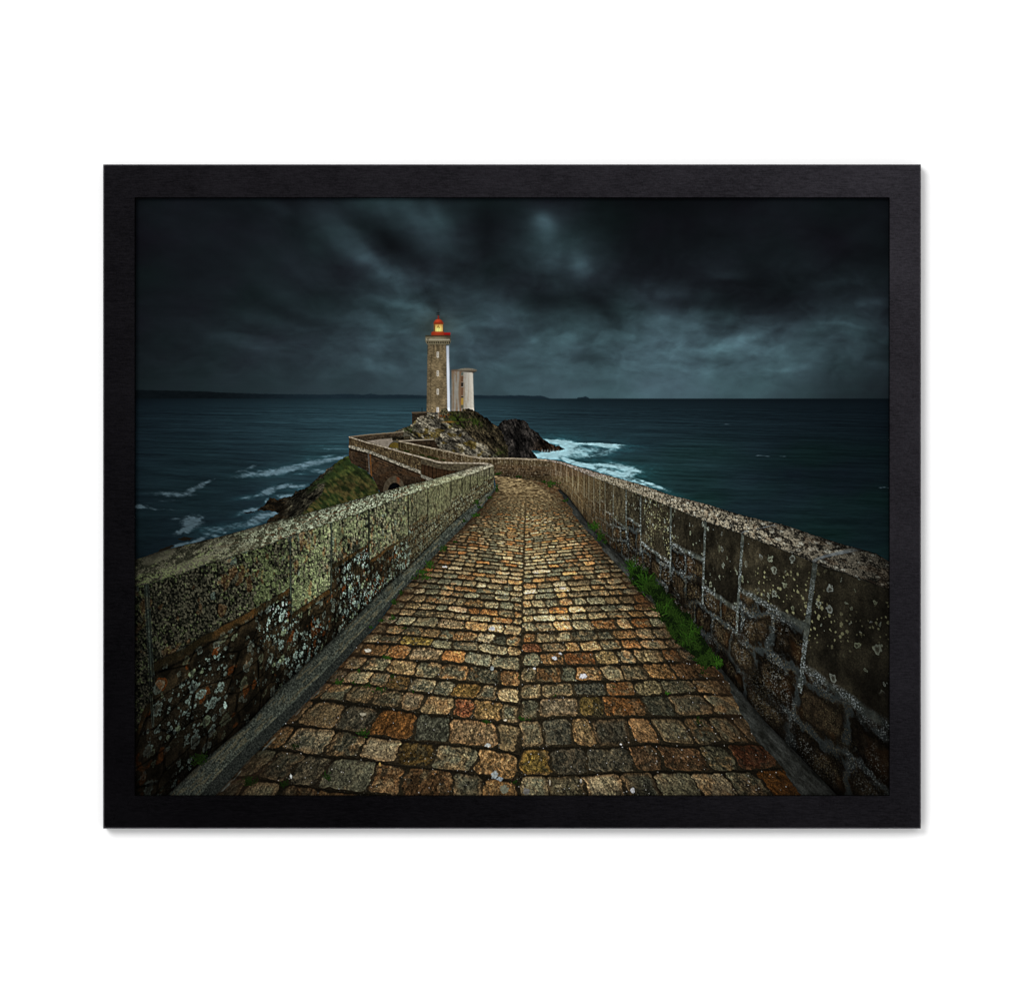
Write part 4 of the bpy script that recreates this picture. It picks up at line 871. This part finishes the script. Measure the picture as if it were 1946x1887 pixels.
m = sm(-.7, .7, y - lo_ + 1.6 * (fbm(x / 6, x * 0, 3, 5) - .5) * near_) * sm(.8, -.8, y - lt + 2.5 * near_ * (f2_ - .5)) * (x < 938.5)
put(sl, m, cc, 'parapet_wall')

# ------------------------------------------------------------------ grass and weeds
def blades(xs_, ys_, ln, c0, c1, lean=0., wid=1):
    if len(xs_) < 400: xs_ = xs_[::2]; ys_ = ys_[::2]
    n = len(xs_); a = rng.normal(lean, .55, n); L_ = ln * (.5 + rng.random(n)); cv = rng.normal(0, .5, n); t = rng.random((n, 1))
    o = np.argsort(ys_); xs_, ys_, a, L_, cv, t = xs_[o], ys_[o], a[o], L_[o], cv[o], t[o]
    K = 14
    for j in range(K):
        q = j / (K - 1); X = xs_ + np.sin(a + cv * q) * L_ * q; Y = ys_ - np.cos(a + cv * q) * L_ * q
        cl2 = C(*c0) + (C(*c1) - C(*c0)) * np.clip(t * .7 + .45 * q, 0, 1)
        xi = np.round(X - X0 - .5).astype(int); yi = np.round(Y - Y0 - .5).astype(int)
        ok = (xi >= 0) & (xi < PW - 1) & (yi >= 0) & (yi < PH)
        IMG[yi[ok], xi[ok]] = IMG[yi[ok], xi[ok]] * .25 + cl2[ok] * .75; REG[yi[ok], xi[ok]] = RID['grass']
        if wid > 1: IMG[yi[ok], xi[ok] + 1] = IMG[yi[ok], xi[ok] + 1] * .55 + cl2[ok] * .45
G1 = [(1196,1076),(1206,1072),(1232,1090),(1262,1124),(1300,1160),(1326,1192),(1350,1228),(1372,1268),(1340,1270),(1312,1240),(1280,1215),(1262,1180),(1240,1140),(1215,1118),(1194,1096)]
s2 = box(G1); d_ = sdp(xx[s2] + 22 * (fbm(xx[s2] / 9, yy[s2] / 9, 3, 3) - .5), yy[s2] + 22 * (fbm(xx[s2] / 6, yy[s2] / 6, 3, 8) - .5), G1)
put(s2, sm(1.5, -2, d_) * .92, mix(C(6,11,5), C(16,30,9), fbm(xx[s2] / 5, yy[s2] / 5, 3, 4)), 'grass')
P = np.argwhere(d_ < -1); P = P[rng.integers(0, len(P), 3600)]
X = P[:, 1] + s2[1].start + X0; Y = P[:, 0] + s2[0].start + Y0 + 3
cf = fbm(X / 11., Y / 11., 3, 9)
kk = cf > .53
blades(X[~kk] * 1., Y[~kk] * 1., 7., (5,10,4), (17,29,10), -.2)
blades(X[kk] * 1., Y[kk] * 1., 9., (9,19,5), (36,56,18), -.1)
for (cx, cy, n, l, s0) in [(1203,1082,60,18,4),(1225,1110,60,14,8),(1262,1165,40,12,8),(1310,1210,60,12,8),(1366,1262,60,10,4)]:
    blades(rng.normal(cx, s0, n), rng.normal(cy, s0, n), l, (18,38,8), (50,84,24), -.3)
for (cx, cy, n, l, sx, sy, b) in [(1129,1004,130,9,5,5,1.),(1141,1022,80,9,3.5,5,.85),(1150,1032,30,6,3,3,.7),(1050,920,90,5,7,2.2,1.),(1034,917,40,4,5,1.5,.8),(1045,925,40,3,8,1.5,.9),(1075,953,40,4,7,1.5,.8),
        (947,901,50,5,4,1.5,.8),(985,907,50,4,5,1.5,.7),(945,930,60,5,3,5,.9),(930,946,30,4,3,2,.9),(907,957,60,6,4,4,.9),(912,965,30,4,3,2,.8),(905,980,60,5,6,2.5,1.),(882,992,30,5,3,2,.8),
        (842,1044,60,7,4,4,.9),(815,1076,90,8,5,4,1.),(803,1090,90,7,8,4,1.),(812,1100,60,5,7,2.5,1.),(790,1100,40,5,6,2,.8),(866,1031,30,4,5,1.5,.8),(762,1128,40,7,3,4,.7),(748,1147,50,7,4,3,.8),
        (746,1177,60,6,6,3,.9),(726,1181,40,5,4,2,.8),(706,1193,30,5,3,2,.8),(763,1195,30,4,5,1.5,.8),(735,1251,60,5,7,3,1.),(644,1298,70,6,8,4,.9),(675,1298,40,5,6,3,.8),(681,1276,20,4,3,2,.9),
        (690,1395,70,7,7,4,.9),(722,1313,50,5,8,3,.9),(745,1290,40,5,4,5,.8),(698,1306,40,5,8,3,.8),(786,1316,20,5,2,4,.8),(622,1480,80,10,5,6,.7),(474,1490,110,13,9,5,.55),(540,1492,60,8,6,4,.5),(382,1448,130,12,9,7,.6),
        (560,1420,70,7,9,4,.5),(925,1374,40,5,5,3,.9),(992,1366,60,5,8,3,.9),(985,1286,25,4,2,3,.9),(1054,1322,20,4,3,2,.9),(1165,1306,20,4,3,2,.8),(1268,1318,22,4,2.5,2,1.2),(1328,1372,60,6,4,6,.6),(1337,1280,30,5,4,2,.6),
        (880,1190,20,3,4,1.5,.8),(843,1184,20,3,4,1.5,.8),(978,1490,30,6,4,5,.7)]:
    blades(rng.normal(cx, sx * .7, n), rng.normal(cy, sy * .7, n), l * .8, tuple(np.array((16,30,8)) * b), tuple(np.array((44,72,22)) * b), 0., 1)
# shells and pebbles lying on the stones
for (cx, cy, rx, ry, cc_) in [(699,1236,6.5,3,(196,190,172)),(1108,1285,7.5,4.5,(206,204,206)),(1054,1250,5,3.5,(200,200,200)),(1065,1242,3.5,2,(180,180,178)),(940,1472,7,8,(150,158,158)),(950,1480,6,4,(140,148,150)),(927,1416,5,3.5,(170,172,166)),
        (960,1368,3,2,(190,180,160)),(690,1357,6,3,(150,144,124)),(1202,1502,4,5,(176,176,176)),(935,1194,6,4,(190,190,190)),(845,1077,5,1.6,(186,184,178)),(722,1452,2,4,(170,140,80)),(1045,1486,1.6,5,(160,150,130)),(1104,1484,2.2,4,(150,146,136)),
        (958,1500,8,8,(110,112,96)),(1000,1503,6,7,(110,108,104)),(1180,1414,2,1.6,(190,188,180)),(553,1476,2,5,(186,190,184)),(1070,1118,6,2,(196,186,170)),(935,1270,3.5,3.5,(150,156,152)),(1016,1270,3,1.6,(200,200,196)),
        (428,1340,3,6,(150,162,158))]:
    s2 = box([(cx - rx, cy - ry), (cx + rx, cy + ry)], 4); X = xx[s2]; Y = yy[s2]
    d_ = np.hypot((X - cx) / rx, (Y - cy) / ry) + .9 * (fbm(X / 2.2, Y / 2.2, 2, 3) - .5)
    put(s2, sm(1.12, .8, d_) * .92, C(*cc_) * (.72 + .5 * fbm(X / 2, Y / 2, 2, 6))[..., None])
nP = 420; X = rng.uniform(520, 1500, nP); Y = 1180 + 330 * rng.random(nP) ** .7
for a, b in zip(X, Y):
    xi, yi = int(a - X0), int(b - Y0)
    if REG[yi, xi] == RID['cobbled_path'] and IMG[yi, xi].mean() < 62:
        w_ = rng.random() * (b - 1150) / 360
        IMG[yi, xi] = mix(IMG[yi, xi], C(206,202,192), .35 + .5 * rng.random())
        if w_ > .45: IMG[yi, xi + 1] = mix(IMG[yi, xi + 1], C(196,192,184), .6)
# grade of the whole print: dark corners as the photographer printed them
g = np.hypot((xx - 985) / 760, (yy - 1010) / 560)
IMG *= (1 - .30 * sm(.72, 1.45, g) * sm(960, 1160, yy))[..., None]
def blur(a, r):
    k = np.exp(-.5 * (np.arange(-4, 5) / r) ** 2); k /= k.sum()
    b = np.pad(a, ((4, 4), (4, 4), (0, 0)), 'edge')
    b = sum(k[i] * b[i:i + a.shape[0]] for i in range(9)); return sum(k[i] * b[:, i:i + a.shape[1]] for i in range(9))
low_ = (yy > 775)[..., None]
IMG[:] = IMG + .60 * (IMG - blur(IMG, 1.6)) * low_ + .25 * (IMG - blur(IMG, 3.2)) * low_
IMG[:] = mix(IMG, IMG * C(.965, 1.02, .975), sm(870, 900, yy) * (REG == RID['parapet_wall']) * (xx < 940)); IMG[:] = mix(IMG, IMG * C(.98, .96, 1.02), ((REG == RID['bridge_wall']) | ((REG == RID['parapet_wall']) & (xx > 756) & (yy < 905))) * 1.)
IMG[:] = np.clip(IMG, 0, 255)

# ================================================================ the print itself: a matte sheet with its printed areas
def lin(c):
    c = np.clip(c / 255., 0, 1)
    return np.where(c <= .04045, c / 12.92, ((c + .055) / 1.055) ** 2.4)
ALB = np.clip(lin(IMG) / E_PRINT, 0, .95).astype(F32)
YP = -DEP + LIP
m_sheet, n, l, p = mat('paper'); p.inputs['Base Color'].default_value = (.02, .02, .02, 1); p.inputs['Roughness'].default_value = 1
nz = n.new('ShaderNodeTexNoise'); nz.inputs['Scale'].default_value = 900
cr = n.new('ShaderNodeValToRGB'); cr.color_ramp.elements[0].color = (.015, .015, .016, 1); cr.color_ramp.elements[1].color = (.025, .025, .026, 1)
l.new(nz.outputs['Fac'], cr.inputs['Fac']); l.new(cr.outputs['Color'], p.inputs['Base Color'])
a = px(IX0, IZ0, YP + .0004); b = px(IX1, IZ1, YP + .0004); e = .0004
sx0, sx1, sz0, sz1 = a[0] - .001, b[0] + .001, b[2] - .001, a[2] + .001
# the opening is square to the wall, so its edge at the sheet lies where it does at the face
fa = px(IX0, IZ0, -DEP); fb = px(IX1, IZ1, -DEP)
sx0, sx1, sz0, sz1 = fa[0] + 1e-4, fb[0] - 1e-4, fb[2] + 1e-4, fa[2] - 1e-4
y0, y1 = YP + .0003, YP + .0025
sheet = obj('print', [(sx0, y0, sz0), (sx1, y0, sz0), (sx1, y0, sz1), (sx0, y0, sz1), (sx0, y1, sz0), (sx1, y1, sz0), (sx1, y1, sz1), (sx0, y1, sz1)],
            [(0, 1, 2, 3), (5, 4, 7, 6), (4, 5, 1, 0), (3, 2, 6, 7), (4, 0, 3, 7), (1, 5, 6, 2)], m_sheet, root, 'matte print of a lighthouse at the end of a cobbled causeway')
m_ink, n, l, p = mat('matte_ink')
at_ = n.new('ShaderNodeVertexColor'); at_.layer_name = 'ink'
tc = n.new('ShaderNodeTexCoord'); nz = n.new('ShaderNodeTexNoise'); nz.inputs['Scale'].default_value = 1400; nz.inputs['Detail'].default_value = 1
l.new(tc.outputs['Object'], nz.inputs['Vector'])
mr = n.new('ShaderNodeMapRange'); mr.inputs['To Min'].default_value = .95; mr.inputs['To Max'].default_value = 1.05; l.new(nz.outputs['Fac'], mr.inputs['Value'])
mx = n.new('ShaderNodeVectorMath'); mx.operation = 'SCALE'; l.new(at_.outputs['Color'], mx.inputs[0]); l.new(mr.outputs['Result'], mx.inputs['Scale'])
l.new(mx.outputs['Vector'], p.inputs['Base Color']); p.inputs['Roughness'].default_value = 1; p.inputs['Specular IOR Level'].default_value = 0

s_ = (DIST + YP) / DIST
gx = (X0 + .5 + np.arange(PW) - CX) * U_ * s_; gz = (CZ - (Y0 + .5 + np.arange(PH))) * U_ * s_
gx = np.clip(gx, sx0, sx1); gz = np.clip(gz, sz0, sz1); gx[0] = sx0; gx[-1] = sx1; gz[0] = sz1; gz[-1] = sz0
GX, GZ = np.meshgrid(gx, gz)
V = np.stack([GX, np.full_like(GX, YP), GZ], -1).reshape(-1, 3).astype(F32)
ids = np.arange(PW * PH).reshape(PH, PW)
FR = REG[:-1, :-1]
# drop stray single pixels: a small area takes the region most of its neighbours have
for _ in range(2):
    P = np.pad(FR, 1, 'edge'); cnt = np.stack([sum((P[1 + dy:1 + dy + FR.shape[0], 1 + dx:1 + dx + FR.shape[1]] == r).astype(np.int8)
        for dy in (-1, 0, 1) for dx in (-1, 0, 1)) for r in range(len(NAMES))], 0)
    FR = cnt.argmax(0).astype(np.int8)
def pieces(mask):
    """4-connected pieces of a mask from its horizontal runs: list of (rows, starts, ends)"""
    par = []
    def find(i):
        while par[i] != i: par[i] = par[par[i]]; i = par[i]
        return i
    runs = []; prev = []
    for j in range(mask.shape[0]):
        d = np.flatnonzero(np.diff(np.concatenate([[0], mask[j].astype(np.int8), [0]])))
        cur = []
        q = 0
        for a_, b_ in zip(d[::2], d[1::2]):
            i = len(par); par.append(i); runs.append((j, a_, b_)); cur.append((a_, b_, i))
            while q < len(prev) and prev[q][1] <= a_: q += 1
            r_ = q
            while r_ < len(prev) and prev[r_][0] < b_:
                par[find(i)] = find(prev[r_][2]); r_ += 1
        prev = cur
    out = {}
    for i, rn in enumerate(runs): out.setdefault(find(i), []).append(rn)
    return list(out.values())
for _ in range(3):                               # crumbs join what lies beside them
    for r in range(len(NAMES)):
        for pc in pieces(FR == r):
            if sum(b_ - a_ for _, a_, b_ in pc) < (70 if NAMES[r] == 'grass' else 160):
                for j, a_, b_ in pc: FR[j, a_:b_] = FR[j, a_ - 1] if a_ > 0 else FR[j, min(b_, FR.shape[1] - 1)]
LAB = {'sky': 'printed dark blue-grey storm sky', 'far_coast': 'printed thin dark coastline on the horizon', 'sea': 'printed dark teal sea with white foam',
       'headland': 'printed rocky slope with green and rust turf', 'rock_outcrop': 'printed dark rocks under the lighthouse',
       'lighthouse': 'printed grey stone lighthouse with a lit lantern under a red dome', 'round_tower': 'printed pale rust-streaked round tower',
       'bridge_wall': 'printed arched stone bridge wall', 'cobbled_path': 'printed causeway of grey, tan and rust cobbles', 'kerb': 'printed grey stone kerb along the path',
       'parapet_wall': 'printed lichen-covered parapet walls with pale coping', 'grass': 'printed green grass and weeds at the foot of the wall'}
ALBf = np.concatenate([ALB.reshape(-1, 3), np.ones((PW * PH, 1), F32)], 1)
def where(nm, cx, cy):
    if nm == 'sea': return 'printed dark sea with thin foam left of the lighthouse' if cx < 560 else 'printed dark sea with breaking surf right of the lighthouse'
    if nm == 'parapet_wall': return 'printed green lichen-covered parapet left of the path' if cx < 700 and cy > 500 else 'printed grey-brown parapet with pale mortar right of the path'
    if nm == 'kerb': return 'printed grey kerb stones left of the path' if cx < 700 else 'printed grey cement gutter right of the path'
    return LAB[nm]
for r, nm in enumerate(NAMES):
  for pc in pieces(FR == r):
    jj = np.concatenate([np.full(b_ - a_, j) for j, a_, b_ in pc]); ii = np.concatenate([np.arange(a_, b_) for j, a_, b_ in pc])
    q = np.stack([ids[jj, ii], ids[jj + 1, ii], ids[jj + 1, ii + 1], ids[jj, ii + 1]], 1)
    u, inv = np.unique(q.ravel(), return_inverse=True)
    me = bpy.data.meshes.new('printed_' + nm)
    me.vertices.add(len(u)); me.vertices.foreach_set('co', V[u].ravel())
    me.loops.add(q.size); me.loops.foreach_set('vertex_index', inv.astype(np.int32).ravel())
    me.polygons.add(len(q)); me.polygons.foreach_set('loop_start', np.arange(0, q.size, 4, dtype=np.int32))
    me.update(calc_edges=True)
    ca = me.color_attributes.new('ink', 'FLOAT_COLOR', 'POINT'); ca.data.foreach_set('color', ALBf[u].ravel())
    o = bpy.data.objects.new('printed_' + nm, me); SC.collection.objects.link(o); me.materials.append(m_ink)
    o.parent = sheet; o['label'] = where(nm, ii.mean(), jj.mean())
